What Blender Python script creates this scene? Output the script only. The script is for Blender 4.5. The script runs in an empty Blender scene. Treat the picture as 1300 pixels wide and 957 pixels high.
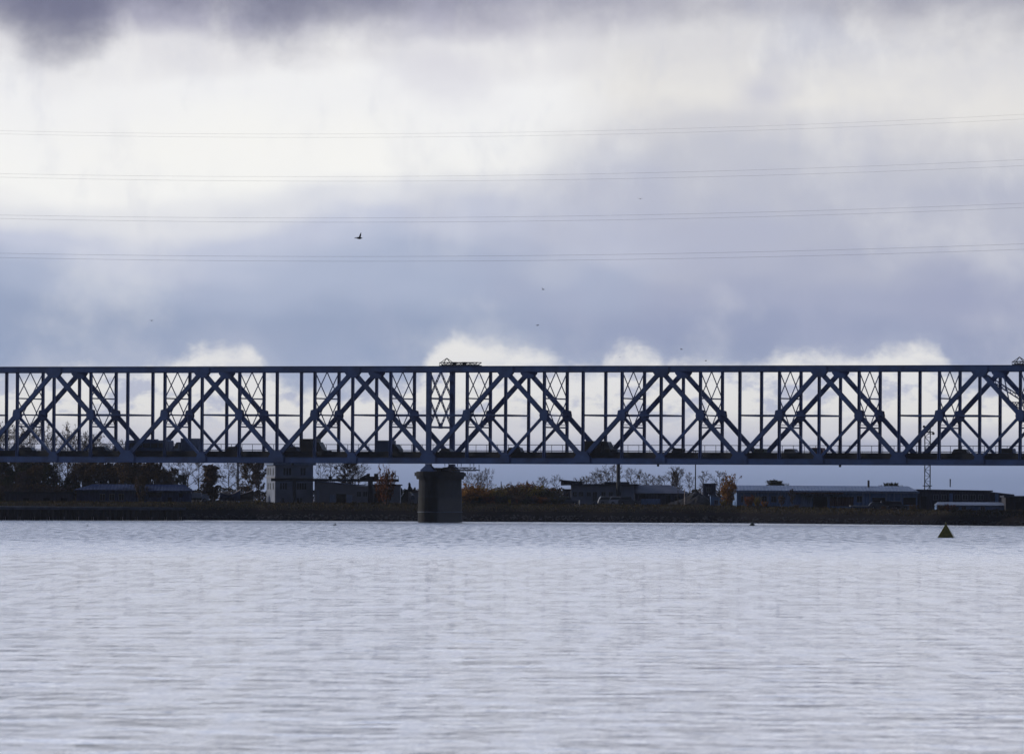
import bpy, math, random
from mathutils import Vector, Matrix
random.seed(7)
R = math.radians
sc = bpy.context.scene
col = sc.collection

# ------------------------------------------------------------------ camera model
F = 10300.0            # focal length in pixels of the 1300 px wide photograph
HC = 3.54              # eye height over the water
HZ = 636.5             # horizon row in the middle of the photograph
TILT = 0.0054
def hz(x): return HZ + (x - 650) * TILT
def gx(x, Y): return (x - 650) / F * Y                 # lateral place of column x at distance Y
def gz(x, y, Y): return HC + (hz(x) - y) / F * Y       # height of row y at distance Y

# ------------------------------------------------------------------ mesh builder
class MB:
    def __init__(s): s.v = []; s.f = []; s.m = []
    def add(s, vs, fs, mi=0):
        b = len(s.v); s.v += [tuple(p) for p in vs]
        for f in fs: s.f.append(tuple(i + b for i in f)); s.m.append(mi)
    def box(s, x0, x1, y0, y1, z0, z1, mi=0):
        vs = [(x0,y0,z0),(x1,y0,z0),(x1,y1,z0),(x0,y1,z0),(x0,y0,z1),(x1,y0,z1),(x1,y1,z1),(x0,y1,z1)]
        s.add(vs, [(0,3,2,1),(4,5,6,7),(0,1,5,4),(1,2,6,5),(2,3,7,6),(3,0,4,7)], mi)
    def bar(s, p, q, w, h, up=(0,0,1), mi=0, ext=0):
        p = Vector(p); q = Vector(q); d = (q - p); L = d.length
        if L < 1e-6: return
        d /= L; p = p - d*ext; q = q + d*ext
        a = d.cross(Vector(up))
        if a.length < 1e-4: a = d.cross(Vector((0,1,0)))
        a.normalize(); b = a.cross(d).normalized()
        a *= w/2; b *= h/2
        vs = [p-a-b, p+a-b, p+a+b, p-a+b, q-a-b, q+a-b, q+a+b, q-a+b]
        s.add(vs, [(0,1,2,3)[::-1],(4,5,6,7),(0,1,5,4),(1,2,6,5),(2,3,7,6),(3,0,4,7)], mi)
    def tube(s, p, q, r0, r1, n=6, mi=0, cap=True):
        p = Vector(p); q = Vector(q); d = (q - p)
        if d.length < 1e-6: return
        d.normalize()
        a = d.cross(Vector((0.13, 0.21, 1)) if abs(d.z) < .95 else Vector((0, 1, 0))).normalized(); b = d.cross(a)
        vs = [p + (a*math.cos(2*math.pi*i/n) + b*math.sin(2*math.pi*i/n))*r0 for i in range(n)]
        vs += [q + (a*math.cos(2*math.pi*i/n) + b*math.sin(2*math.pi*i/n))*r1 for i in range(n)]
        fs = [(i, (i+1) % n, n+(i+1) % n, n+i) for i in range(n)]
        if cap: fs += [tuple(range(n))[::-1], tuple(range(n, 2*n))]
        s.add(vs, fs, mi)
    def prism(s, prof, y0, y1, mi=0, inset=0.0):
        """profile in x,z pushed from y0 to y1"""
        n = len(prof)
        vs = [(x, y0, z) for x, z in prof] + [(x, y1, z) for x, z in prof]
        fs = [tuple(range(n)), tuple(range(n, 2*n))[::-1]] + [(i, n+i, n+(i+1) % n, (i+1) % n) for i in range(n)]
        s.add(vs, fs, mi)
    def lathe(s, prof, c=(0,0,0), n=20, mi=0):
        vs = []; fs = []
        for r, z in prof:
            for i in range(n):
                a = 2*math.pi*i/n; vs.append((c[0]+r*math.cos(a), c[1]+r*math.sin(a), c[2]+z))
        for k in range(len(prof)-1):
            for i in range(n):
                fs.append((k*n+i, k*n+(i+1) % n, (k+1)*n+(i+1) % n, (k+1)*n+i))
        fs += [tuple(range(n))[::-1], tuple(range((len(prof)-1)*n, len(prof)*n))]
        s.add(vs, fs, mi)
    def mesh(s, name, mats, off=(0,0,0)):
        me = bpy.data.meshes.new(name)
        me.from_pydata([(x-off[0], y-off[1], z-off[2]) for x, y, z in s.v], [], s.f)
        if not isinstance(mats, (list, tuple)): mats = [mats]
        for m in mats: me.materials.append(m)
        me.polygons.foreach_set('material_index', s.m)
        me.update(); return me
    def build(s, name, mats, parent=None, off=None, label=None, cat=None, group=None, kind=None, bevel=0):
        if off is None: off = parent['_o'] if parent is not None and '_o' in parent else (0,0,0)
        o = bpy.data.objects.new(name, s.mesh(name, mats, off)); col.objects.link(o)
        if parent is not None:
            o.parent = parent; o['_o'] = tuple(off)
        tag(o, label, cat, group, kind)
        if bevel:
            bm = o.modifiers.new('bevel', 'BEVEL'); bm.width = bevel; bm.segments = 2; bm.limit_method = 'ANGLE'
        return o
def tag(o, label=None, cat=None, group=None, kind=None):
    if label: o['label'] = label
    if cat: o['category'] = cat
    if group: o['group'] = group
    if kind: o['kind'] = kind
    return o
def empty(name, loc, label, cat, group=None, rz=0, local=False):
    """local: the parts are given in the empty's own frame, otherwise in world coordinates"""
    o = bpy.data.objects.new(name, None); col.objects.link(o); o.location = loc; o.rotation_euler = (0, 0, rz)
    o.empty_display_size = .5
    tag(o, label, cat, group)
    if not local: o['_o'] = tuple(loc)
    return o
def copy_tree(o, parent=None):
    c = o.copy(); col.objects.link(c)
    if parent is not None: c.parent = parent
    for ch in list(o.children): copy_tree(ch, c)
    return c

# ------------------------------------------------------------------ materials
def mat(name, base, rough=.75, metal=0, noise=None, var=.25, col2=None, bump=0, spec=.3, detail=5):
    m = bpy.data.materials.new(name); m.use_nodes = True
    nt = m.node_tree; b = nt.nodes['Principled BSDF']
    b.inputs['Roughness'].default_value = rough; b.inputs['Metallic'].default_value = metal
    b.inputs['Specular IOR Level'].default_value = spec
    if noise:
        tc = nt.nodes.new('ShaderNodeTexCoord'); nz = nt.nodes.new('ShaderNodeTexNoise')
        nz.inputs['Scale'].default_value = noise; nz.inputs['Detail'].default_value = detail
        cr = nt.nodes.new('ShaderNodeValToRGB')
        c2 = col2 if col2 else tuple(c*(1-var) for c in base)
        cr.color_ramp.elements[0].position = .38; cr.color_ramp.elements[1].position = .62
        cr.color_ramp.elements[0].color = (*c2, 1); cr.color_ramp.elements[1].color = (*base, 1)
        nt.links.new(tc.outputs['Object'], nz.inputs['Vector']); nt.links.new(nz.outputs['Fac'], cr.inputs['Fac'])
        nt.links.new(cr.outputs['Color'], b.inputs['Base Color'])
        if bump:
            bp = nt.nodes.new('ShaderNodeBump'); bp.inputs['Strength'].default_value = bump; bp.inputs['Distance'].default_value = .1
            nt.links.new(nz.outputs['Fac'], bp.inputs['Height']); nt.links.new(bp.outputs['Normal'], b.inputs['Normal'])
    else:
        b.inputs['Base Color'].default_value = (*base, 1)
    return m
def ribbed(name, base, period=.5, rough=.55, depth=.05, var=.2):
    """corrugated sheet: vertical ribs in the relief, patchy paint"""
    m = mat(name, base, rough, 0, .35, var)
    nt = m.node_tree; b = nt.nodes['Principled BSDF']
    tc = nt.nodes.new('ShaderNodeTexCoord'); w = nt.nodes.new('ShaderNodeTexWave')
    w.bands_direction = 'X'; w.inputs['Scale'].default_value = 1/(period*3.2); w.inputs['Distortion'].default_value = 0
    bp = nt.nodes.new('ShaderNodeBump'); bp.inputs['Strength'].default_value = .8; bp.inputs['Distance'].default_value = depth
    nt.links.new(tc.outputs['Object'], w.inputs['Vector']); nt.links.new(w.outputs['Fac'], bp.inputs['Height'])
    nt.links.new(bp.outputs['Normal'], b.inputs['Normal'])
    return m
def brick(name, c1, c2, mortar, scale=1.0, w=.9, h=.45, rough=.85):
    m = bpy.data.materials.new(name); m.use_nodes = True
    nt = m.node_tree; b = nt.nodes['Principled BSDF']; b.inputs['Roughness'].default_value = rough
    tc = nt.nodes.new('ShaderNodeTexCoord'); sp = nt.nodes.new('ShaderNodeSeparateXYZ'); cb = nt.nodes.new('ShaderNodeCombineXYZ')
    ad = nt.nodes.new('ShaderNodeMath'); ad.operation = 'ADD'
    br = nt.nodes.new('ShaderNodeTexBrick'); br.inputs['Scale'].default_value = scale
    br.inputs['Color1'].default_value = (*c1, 1); br.inputs['Color2'].default_value = (*c2, 1); br.inputs['Mortar'].default_value = (*mortar, 1)
    br.inputs['Brick Width'].default_value = w; br.inputs['Row Height'].default_value = h; br.inputs['Mortar Size'].default_value = .03
    nt.links.new(tc.outputs['Object'], sp.inputs[0]); nt.links.new(sp.outputs['X'], ad.inputs[0]); nt.links.new(sp.outputs['Y'], ad.inputs[1])
    nt.links.new(ad.outputs[0], cb.inputs['X']); nt.links.new(sp.outputs['Z'], cb.inputs['Y']); nt.links.new(cb.outputs[0], br.inputs['Vector'])
    nt.links.new(br.outputs['Color'], b.inputs['Base Color'])
    return m

M = {}
M['truss'] = mat('truss_blue_paint', (.032,.085,.27), .55, 0, .35, .4, detail=9)
M['steel_dark'] = mat('dark_painted_steel', (.03,.035,.05), .6, 0, 2., .3)
M['deck'] = mat('deck_concrete', (.028,.03,.038), .9, 0, .6, .3)
M['rail'] = mat('railing_paint', (.10,.12,.17), .6)
M['stone'] = brick('pier_masonry', (.014,.018,.030), (.006,.009,.016), (.010,.012,.018), 1.0, 1.4, .7)
M['stone_dark'] = mat('wet_pier_concrete', (.006,.008,.013), .7, 0, .6, .4)
M['ledge'] = mat('pale_ledge_concrete', (.22,.25,.32), .8, 0, 1.5, .3)
M['bark'] = mat('bark', (.07,.055,.045), .9, 0, 3, .4)
M['birch'] = mat('pale_bark', (.28,.26,.24), .9, 0, 3, .5)
M['twig'] = mat('twigs', (.065,.05,.042), .9)
def leafm(n, a, b): return mat(n, a, .8, 0, .9, .5, b, spec=.05)
M['leaf_brown'] = leafm('brown_leaves', (.17,.11,.055), (.085,.06,.035))
M['leaf_green'] = leafm('dull_green_leaves', (.085,.085,.042), (.04,.042,.025))
M['leaf_dark'] = leafm('dark_evergreen_needles', (.022,.032,.024), (.012,.017,.014))
M['leaf_orange'] = leafm('orange_autumn_leaves', (.42,.21,.05), (.22,.11,.03))
M['leaf_rust'] = leafm('rust_autumn_leaves', (.32,.12,.04), (.15,.06,.025))
M['leaf_yellow'] = leafm('yellow_autumn_leaves', (.32,.24,.05), (.16,.12,.03))
M['leaf_mauve'] = leafm('grey_brown_leaves', (.12,.095,.085), (.06,.05,.05))
M['glass'] = mat('dark_window_glass', (.02,.025,.035), .45, 0, spec=.5)
M['black'] = mat('dark_opening', (.012,.012,.015), .9)
M['tyre'] = mat('tyre_rubber', (.02,.02,.02), .9)
M['concrete'] = mat('panel_concrete', (.28,.29,.33), .85, 0, .5, .3)
M['plaster'] = mat('pale_plaster', (.25,.28,.36), .85, 0, .4, .25)
M['grey_brick'] = brick('grey_brick', (.20,.21,.27), (.16,.17,.21), (.25,.25,.27), 1, .5, .2)
M['roof_metal'] = ribbed('pale_roof_sheet', (.20,.25,.36), .6, .8, .04); M['roof_metal'].node_tree.nodes['Principled BSDF'].inputs['Specular IOR Level'].default_value = .08
M['roof_blue'] = ribbed('slate_roof_sheet', (.07,.09,.16), .6, .9, .04); M['roof_blue'].node_tree.nodes['Principled BSDF'].inputs['Specular IOR Level'].default_value = 0
M['roof_dark'] = mat('bitumen_roof', (.05,.055,.075), .8, 0, .5, .3)
M['clad_blue'] = ribbed('blue_grey_cladding', (.16,.26,.46), .6, .6, .06)
M['clad_light'] = ribbed('light_blue_cladding', (.27,.34,.48), .5, .6, .05)
M['clad_deep'] = ribbed('deep_blue_cladding', (.04,.075,.19), .5, .6, .05)
M['clad_dark'] = ribbed('dark_grey_cladding', (.07,.075,.105), .5, .9, .06); M['clad_dark'].node_tree.nodes['Principled BSDF'].inputs['Specular IOR Level'].default_value = 0
M['rust_panel'] = ribbed('rusty_brown_sheet', (.11,.06,.055), .4, .8, .05)
M['timber'] = mat('old_timber', (.06,.05,.045), .9, 0, 2, .4)
M['timber_pale'] = mat('pale_timber_and_reflection', (.58,.50,.48), .9, 0, 3, .4)  # pale timber, also the colour of the painted reflections on the fender feet
M['quay'] = ribbed('dark_sheet_piling', (.030,.026,.030), .9, .8, .2)
M['quay_top'] = mat('quay_cap_concrete', (.075,.085,.12), .85, 0, .5, .3)
M['white_paint'] = mat('white_paint', (.75,.75,.76), .5, 0, 2, .15)
M['wire'] = mat('aluminium_wire', (.22,.22,.24), .6)
M['tower'] = mat('galvanised_steel', (.22,.26,.28), .6)
M['feather_dark'] = mat('dark_plumage', (.03,.03,.035), .8)
M['feather_white'] = mat('white_plumage', (.72,.72,.74), .8)
M['yellow'] = mat('faded_yellow_paint', (.20,.19,.035), .5, 0, 2, .4)
M['buoy_dark'] = mat('dark_green_paint', (.02,.035,.03), .5, 0, 2, .3)
M['earth'] = mat('dark_earth_heap', (.035,.032,.032), .95, 0, .8, .4)
for n, c in dict(grey=(.10,.11,.13), black=(.02,.02,.025), red=(.22,.035,.03), blue=(.06,.10,.2), white=(.55,.56,.6), silver=(.3,.31,.33), green=(.05,.09,.07)).items():
    M['car_'+n] = mat('car_paint_'+n, c, .6, .0, spec=.3)

# ------------------------------------------------------------------ bridge frame
TH = R(23.0); CT, ST = math.cos(TH), math.sin(TH)
Y0 = 1361.0; X0 = (544.7-650)/F*Y0
P = 7.0; W = 9.9
def B(s, t, z): return Vector((X0 + s*CT + t*ST, Y0 - s*ST + t*CT, z))
def s_of(px, t):
    a = (px-650)/F
    return (a*(Y0 + t*CT) - X0 - t*ST) / (CT + a*ST)
ZB, ZB1, ZT, ZT1 = 9.92, 10.78, 25.28, 26.12
ZM = 17.95
N0, N1 = -16, 18
brg = empty('truss_bridge', (X0, Y0, 0), 'long blue steel truss bridge carrying road traffic across the river', 'bridge')
UPN = (ST, CT, 0)       # across the bridge
def bb(s0, z0, s1, z1, t, w, h, mb, ext=0):     # bar in a truss plane; h in plane, w across
    mb.bar(B(s0,t,z0), B(s1,t,z1), h, w, up=UPN, ext=ext)
nodes = list(range(N0, N1+1))
for side, t in (('near', 0.0), ('far', W)):
    m = MB()
    m.bar(B(N0*P-.6,t,(ZT+ZT1)/2), B(N1*P+.6,t,(ZT+ZT1)/2), .62, ZT1-ZT)
    m.bar(B(N0*P-.6,t,ZT1+.03), B(N1*P+.6,t,ZT1+.03), .78, .05)
    m.bar(B(N0*P-.6,t,ZT-.03), B(N1*P+.6,t,ZT-.03), .74, .05)
    m.build('top_chord', M['truss'], brg)
    m = MB()
    m.bar(B(N0*P-.6,t,(ZB+ZB1)/2), B(N1*P+.6,t,(ZB+ZB1)/2), .62, ZB1-ZB)
    m.bar(B(N0*P-.6,t,ZB-.03), B(N1*P+.6,t,ZB-.03), .78, .06)
    m.bar(B(N0*P-.6,t,ZB1+.03), B(N1*P+.6,t,ZB1+.03), .74, .05)
    m.build('bottom_chord', M['truss'], brg)
    for n in nodes:
        # vertical
        end = n % 16 == 0
        m = MB(); w = .82 if end else .41
        if end:
            bb(n*P, ZB1, n*P, ZT, t, .56, w, m)
        else:
            # rolled I post: flanges and web
            for sg in (-1, 1): bb(n*P+sg*w/2*.8, ZB1, n*P+sg*w/2*.8, ZT, t, .5, .1, m)
            bb(n*P, ZB1, n*P, ZT, t, .08, w*.8-.1, m)
        m.build('vertical_post', M['truss'], brg)
        # gussets: flat plates sitting proud of the members on both faces
        def gusset(poly):
            m = MB()
            for dt in (-.36, .36):
                k = len(poly)
                vs = [B(s, t+dt-.02, z) for s, z in poly] + [B(s, t+dt+.02, z) for s, z in poly]
                m.add(vs, [tuple(range(k)), tuple(range(k, 2*k))[::-1]] + [(i, (i+1) % k, k+(i+1) % k, k+i) for i in range(k)])
            m.build('gusset_plate', M['truss'], brg)
        c = n*P
        if n % 4 == 0: gusset([(c-1.4,ZB+.1),(c+1.4,ZB+.1),(c+1.4,ZB1+.2),(c+.7,ZB1+1.15),(c-.7,ZB1+1.15),(c-1.4,ZB1+.2)])
        elif n % 4 == 2:
            gusset([(c-1.4,ZT1-.1),(c-1.4,ZT-.2),(c-.75,ZT-1.05),(c+.75,ZT-1.05),(c+1.4,ZT-.2),(c+1.4,ZT1-.1)])
            gusset([(c-.85,ZB+.1),(c+.85,ZB+.1),(c+.85,ZB1+.2),(c+.4,ZB1+.85),(c-.4,ZB1+.85),(c-.85,ZB1+.2)])
        else:
            gusset([(c-.6,ZM-.8),(c-.1,ZM-.98),(c+.6,ZM-.8),(c+.74,ZM),(c+.6,ZM+.8),(c,ZM+.98),(c-.6,ZM+.8),(c-.74,ZM)])
    for n in nodes[:-1]:
        if n % 2: continue
        m = MB()
        z0, z1 = (ZB1, ZT) if n % 4 == 0 else (ZT, ZB1)
        s0, s1 = n*P, (n+2)*P
        for dt in (-.26, .26): m.bar(B(s0,t+dt,z0), B(s1,t+dt,z1), .72, .07, up=UPN)
        m.bar(B(s0,t,z0), B(s1,t,z1), .5, .44, up=UPN)
        m.build('main_diagonal', M['truss'], brg)
        # sub-diagonal from the middle joint down to the lower joint at n%4==2
        lo = n if n % 4 == 2 else n+2
        m = MB(); bb((n+1)*P, ZM, lo*P, ZB1, t, .4, .44, m); m.build('sub_diagonal', M['truss'], brg)
# longitudinal mid struts
for n in range(N0, N1):
    has = (n % 4 in (2, 3)) if n < 0 else (n % 4 in (0, 1))
    if has:
        for t in (0, W):
            m = MB(); bb(n*P, ZM, (n+1)*P, ZM, t, .25, .27, m); m.build('middle_strut', M['truss'], brg)
def laced(m, p, q, w=.42, bar=.11):
    p = Vector(p); q = Vector(q); d = (q-p).normalized(); L = (q-p).length
    nrm = Vector((ST*0+CT, -ST, 0)); a = d.cross(nrm).normalized()*(w/2)
    m.bar(p+a, q+a, bar, bar); m.bar(p-a, q-a, bar, bar)
    k = max(2, int(L/.62))
    for i in range(k):
        u = p + d*(L*i/k); v = p + d*(L*(i+1)/k)
        s = a if i % 2 else -a
        m.bar(u+s, v-s, .1, .1)
Z2, Z3 = 20.75, 15.95
for n in nodes:
    s = n*P
    if n % 2:      # sway frame of thin angles
        m = MB()
        for z0, z1 in ((ZT, Z2), (Z2, Z3)):
            for a, b in ((0, W/2), (W/2, 0), (W/2, W), (W, W/2)):
                m.bar(B(s, a, z0), B(s, b, z1), .13, .13)
        m.bar(B(s,0,Z2), B(s,W,Z2), .2, .22); m.bar(B(s,0,Z3), B(s,W,Z3), .22, .24); m.bar(B(s,0,Z3+.45), B(s,W,Z3+.45), .12, .1)
        m.bar(B(s,0,ZM), B(s,W,ZM), .24, .24)
        m.build('sway_frame', M['truss'], brg)
    elif n % 16 == 0:
        m = MB()
        for z0, z1 in ((ZT, Z2), (Z2, Z3)):
            for a, b in ((.2, W/2), (W/2, .2), (W/2, W-.2), (W-.2, W/2)):
                laced(m, B(s, a, z0), B(s, b, z1))
        m.bar(B(s,0,Z2), B(s,W,Z2), .3, .3); m.bar(B(s,0,Z3), B(s,W,Z3), .3, .35); m.bar(B(s,0,ZM), B(s,W,ZM), .3, .3)
        for z in (Z2, Z3+.25): m.bar(B(s,W/2-.55,z), B(s,W/2+.55,z), .3, .95)
        m.build('portal_frame', M['truss'], brg)
    else:
        m = MB(); m.bar(B(s,0,ZM), B(s,W,ZM), .28, .28); m.build('cross_strut', M['truss'], brg)
    m = MB(); m.bar(B(s,.3,ZT+.4), B(s,W-.3,ZT+.4), .35, .6); m.build('top_cross_beam', M['truss'], brg)
    m = MB(); m.bar(B(s,.3,ZB+.75), B(s,W-.3,ZB+.75), .4, 1.1); m.build('floor_beam', M['truss'], brg)
    if n < N1 and n % 2 == 0:
        m = MB(); m.bar(B(s,.3,ZT+.2), B(s+2*P,W-.3,ZT+.2), .22, .22); m.bar(B(s,W-.3,ZT+.45), B(s+2*P,.3,ZT+.45), .22, .22)
        m.build('top_lateral_brace', M['truss'], brg)
# sloping portal between the two end diagonals of the right span (n 14 -> 16)
def E(u, t):       # u: 0 top .. 1 bottom along the diagonal
    return B((14+2*u)*P, t, ZT + (ZB1-ZT)*u)
m = MB()
laced(m, E(.05,.2), E(.36,W-.2), .6, .15); laced(m, E(.05,W-.2), E(.36,.2), .6, .15)
laced(m, E(.37,.2), E(.37,W-.2), .5, .14); laced(m, E(.38,.2), E(.55,W/2), .5, .14); laced(m, E(.55,W/2), E(.38,W-.2), .5, .14)
laced(m, E(.56,.2), E(.56,W-.2), .5, .14)
m.build('end_portal_bracing', M['truss'], brg)
# deck
m = MB(); a, b = N0*P-1, N1*P+1
vs = [B(s_, t_, z_) for s_ in (a, b) for t_, z_ in ((.45,10.65),(W-.45,10.65),(W-.45,10.93),(.45,10.93))]
m.add(vs, [(0,1,2,3)[::-1],(4,5,6,7),(0,1,5,4),(1,2,6,5),(2,3,7,6),(3,0,4,7)])
m.build('road_deck', M['deck'], brg)
for t in (.62, W-.62):
    m = MB(); m.bar(B(a,t,11.38), B(b,t,11.38), .24, .9); m.build('kerb_parapet', M['deck'], brg)
m = MB()
for t in (2.2, W/2, W-2.2): m.bar(B(a,t,10.33), B(b,t,10.33), .3, .62)
m.build('deck_stringer', M['steel_dark'], brg)
# walkway outside the far truss, with the fence that shows against the sky
m = MB(); m.bar(B(a,W+1.3,11.72), B(b,W+1.3,11.72), 1.7, .16); m.bar(B(a,W+.55,11.45), B(b,W+.55,11.45), .2, .5); m.bar(B(a,W+2.1,11.45), B(b,W+2.1,11.45), .15, .5)
m.build('walkway', M['deck'], brg)
m = MB(); tr = W+2.05
m.bar(B(a,tr,13.08), B(b,tr,13.08), .09, .11); m.bar(B(a,tr,12.12), B(b,tr,12.12), .06, .09); m.bar(B(a,tr,12.02), B(b,tr,12.02), .04, .06)
rl = m.build('railing', M['rail'], brg)
s_l, s_r = s_of(-8, tr), s_of(1308, tr); k = 97
for i in range(k):
    s = s_l + (s_r-s_l)*i/(k-1)
    m = MB(); m.bar(B(s,tr,11.78), B(s,tr,13.04), .09, .09, up=(1,0,0)); m.build('railing_post', M['rail'], rl)
rn = random.Random(3)
for px in (372, 446, 836, 1067):       # small navigation lamps under the chord
    s = s_of(px, -.1); m = MB()
    m.lathe([(.12,-.35),(.2,-.3),(.2,-.02),(.1,.05)], B(s,-.1,ZB-.1), 10); m.build('navigation_lamp', M['steel_dark'], brg)

# lattice inspection platforms (they ride along the chords)
def gantry(s0, L, z, hang, label, mast):
    g = empty('inspection_gantry', B(s0, 1.0, z), label, 'gantry', 'inspection gantries on the bridge')
    m = MB(); H = .5
    for t in (.2, 1.8):
        m.bar(B(s0,t,z), B(s0+L,t,z), .12, .14); m.bar(B(s0+.2,t,z+H), B(s0+L,t,z+H), .12, .14)
        k = int(L/.8)
        for i in range(k):
            sa = s0+L*i/k; sb = s0+L*(i+1)/k
            m.bar(B(sa,t,z if i % 2 else z+H), B(sb,t,z+H if i % 2 else z), .1, .1)
            m.bar(B(sa,t,z), B(sa,t,z+H), .08, .08, up=(1,0,0))
    for i in range(8): m.bar(B(s0+L*i/7,.2,z), B(s0+L*i/7,1.8,z), .1, .1)
    m.build('lattice_frame', M['steel_dark'], g)
    m = MB(); m.bar(B(s0+.3,1,z+.12), B(s0+L-.3,1,z+.12), 1.4, .08); m.build('plank_floor', M['timber'], g)
    if mast:
        m = MB(); tp = B(s0+1.0,1,z+1.25)
        for ds, t in ((0,.3),(1.8,.3),(0,1.7),(1.8,1.7)): m.bar(B(s0+ds+.1,t,z+.45), tp, .09, .09)
        m.build('hoist_mast', M['steel_dark'], g)
        m = MB()
        for ds in (2.4, 4.2): m.box(*[c for ab in zip(B(s0+ds,1,0)[:2], B(s0+ds,1,0)[:2]) for c in (ab[0]-.35, ab[0]+.35)], z+.1, z+.6)
        m.build('winch', M['steel_dark'], g)
    if hang:
        m = MB()
        for ds in (.4, L*.5, L-.4):
            for t in (.2, 1.8): m.bar(B(s0+ds,t,z+.7), B(s0+ds,t,ZB-.05), .1, .1, up=(1,0,0))
        m.build('hanger', M['steel_dark'], g)
        m = MB(); m.bar(B(s0+L,1,z+.2), B(s0+L+.9,1,z+.05), .9, .12); m.bar(B(s0+L+.9,1,z-.25), B(s0+L+.9,1,z+1.0), .09, .1, up=(1,0,0)); m.build('end_step', M['steel_dark'], g)
    return g
gantry(1.8, 7.0, ZT1+.14, False, 'dark lattice inspection gantry on the bridge top with a small pointed hoist mast', True)
gantry(s_of(565, 1), 5.4, ZB-1.25, True, 'dark lattice platform hanging under the bridge beside the stone pier head', False)
gantry(s_of(1287, 1), 7.0, ZT1+.14, False, 'dark lattice gantry on the bridge top at the right edge of view', True)

# piers
def pier(n, label):
    c = B(n*P, W/2, 0)
    p = empty('bridge_pier', (c.x, c.y, -1.0), label, 'pier', None)
    def stadium(hl, hw, z0, z1, taper=0, mb=None, k=10):
        mb = mb or MB(); pts = []
        for e in (0, 1):
            hl_, hw_ = hl - taper*e, hw - taper*e; ring = []
            for i in range(k+1): a = math.pi*i/k; ring.append((hw_*math.cos(a), hl_-hw_ + hw_*math.sin(a)))
            for i in range(k+1): a = math.pi + math.pi*i/k; ring.append((hw_*math.cos(a), -(hl_-hw_) + hw_*math.sin(a)))
            pts.append(ring)
        q = len(pts[0])
        vs = [B(n*P+s, W/2+t, z0) for s, t in pts[0]] + [B(n*P+s, W/2+t, z1) for s, t in pts[1]]
        mb.add(vs, [tuple(range(q))[::-1], tuple(range(q, 2*q))] + [(i, (i+1) % q, q+(i+1) % q, q+i) for i in range(q)])
        return mb
    stadium(6.55, 1.75, 4.15, 7.2, .06).build('shaft', M['stone'], p)
    stadium(6.62, 1.86, -1.0, 4.15, .06).build('wet_base', M['stone_dark'], p)
    mb = MB()
    mb.bar(B(n*P-1.95, W/2-4.2, 1.72), B(n*P-1.95, W/2+4.2, 1.72), .16, .14)
    stadium(6.7, 1.92, 1.66, 1.78, 0, mb).build('water_ledge', M['ledge'], p)
    mb = stadium(6.85, 2.05, 7.2, 7.75, -.12); stadium(7.25, 2.42, 7.75, 8.35, 0, mb); stadium(6.95, 2.1, 8.35, 8.5, 0, mb)
    mb.build('cap', M['stone'], p)
    for t, dk in ((0, 0), (W, 1)):
        mb = MB(); q = 1.15
        A = [B(n*P+ds, t+dt, 8.5) for ds, dt in ((-q*1.05,-.7),(q*1.05,-.7),(q*1.05,.7),(-q*1.05,.7))]
        A2 = [B(n*P+ds, t+dt, 8.75) for ds, dt in ((-q*1.05,-.7),(q*1.05,-.7),(q*1.05,.7),(-q*1.05,.7))]
        T = [B(n*P+ds, t+dt, 9.55) for ds, dt in ((-.35,-.5),(.35,-.5),(.35,.5),(-.35,.5))]
        fs = [(0,1,5,4),(1,2,6,5),(2,3,7,6),(3,0,4,7)]
        mb.add(A+A2, fs+[(3,2,1,0),(4,5,6,7)]); mb.add([v+Vector((0,0,.003)) for v in A2]+T, fs+[(4,5,6,7)])
        mb.bar(B(n*P-.45,t,9.66), B(n*P+.45,t,9.66), .9, .24); mb.build('bearing', M['truss'], p)
    mb = MB()
    for t in (W/2-2.6, W/2+2.2): mb.bar(B(n*P-.9,t,8.82), B(n*P+.9,t,8.82), 1.3, .64)
    mb.build('bearing_block', M['stone_dark'], p)
pier(0, 'dark round-ended masonry pier standing in the river under the bridge')
pier(16, 'round-ended bridge pier on the bank just past the right edge')
pier(-16, 'round-ended bridge pier on the land past the left edge')

# ------------------------------------------------------------------ vehicles
def wheels(g, xs, y, r, w=.22):
    for x in xs:
        for s in (-1, 1):
            m = MB(); m.tube((x, s*(y-w), r), (x, s*y, r), r, r, 14)
            o = m.build('wheel', M['tyre'], g)
            m = MB(); m.tube((x, s*(y-.02), r), (x, s*(y+.012), r), r*.58, r*.5, 10); m.build('rim', M['car_silver'], o)
def car(paint, label, tall=1.55, L=4.3, hatch=False, wagon=False, name='car', cat='car', grp=None):
    g = empty(name, (0,0,0), label, cat, grp, local=True)
    h = L/2; w = .87
    m = MB()
    m.prism([(-h,.32),(-h+.05,.8),(-h+.15,.92),(-h+.9,.98),(h-1.35,.95),(h-.25,.74),(h,.6),(h,.3),(h-.5,.22),(-h+.5,.22)], -w, w)
    rear = -h+.12 if (hatch or wagon) else -h+.75
    rt = rear+.35 if hatch else rear+.15 if wagon else rear+.65
    m.prism([(rear,.93),(rt,tall-.04),(rt+.4,tall),(.25,tall-.02),(.4,tall-.07),(h-1.3,.94)], -w+.1, w-.1)
    m.build('body', M[paint], g, bevel=.05)
    m = MB()
    m.prism([(rear+.2,.97),(rt+.12,tall-.13),(.28,tall-.13),(h-1.5,.97)], -w+.085, w-.085)
    m.build('window', M['glass'], g)
    for s in (-1, 1):
        m = MB(); m.box(h-.10,h+.012,s*.62-.16,s*.62+.16,.56,.70); m.build('headlight', M['white_paint'], g)
    wheels(g, (-h+.8, h-.85), w+.005, .31)
    return g
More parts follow.
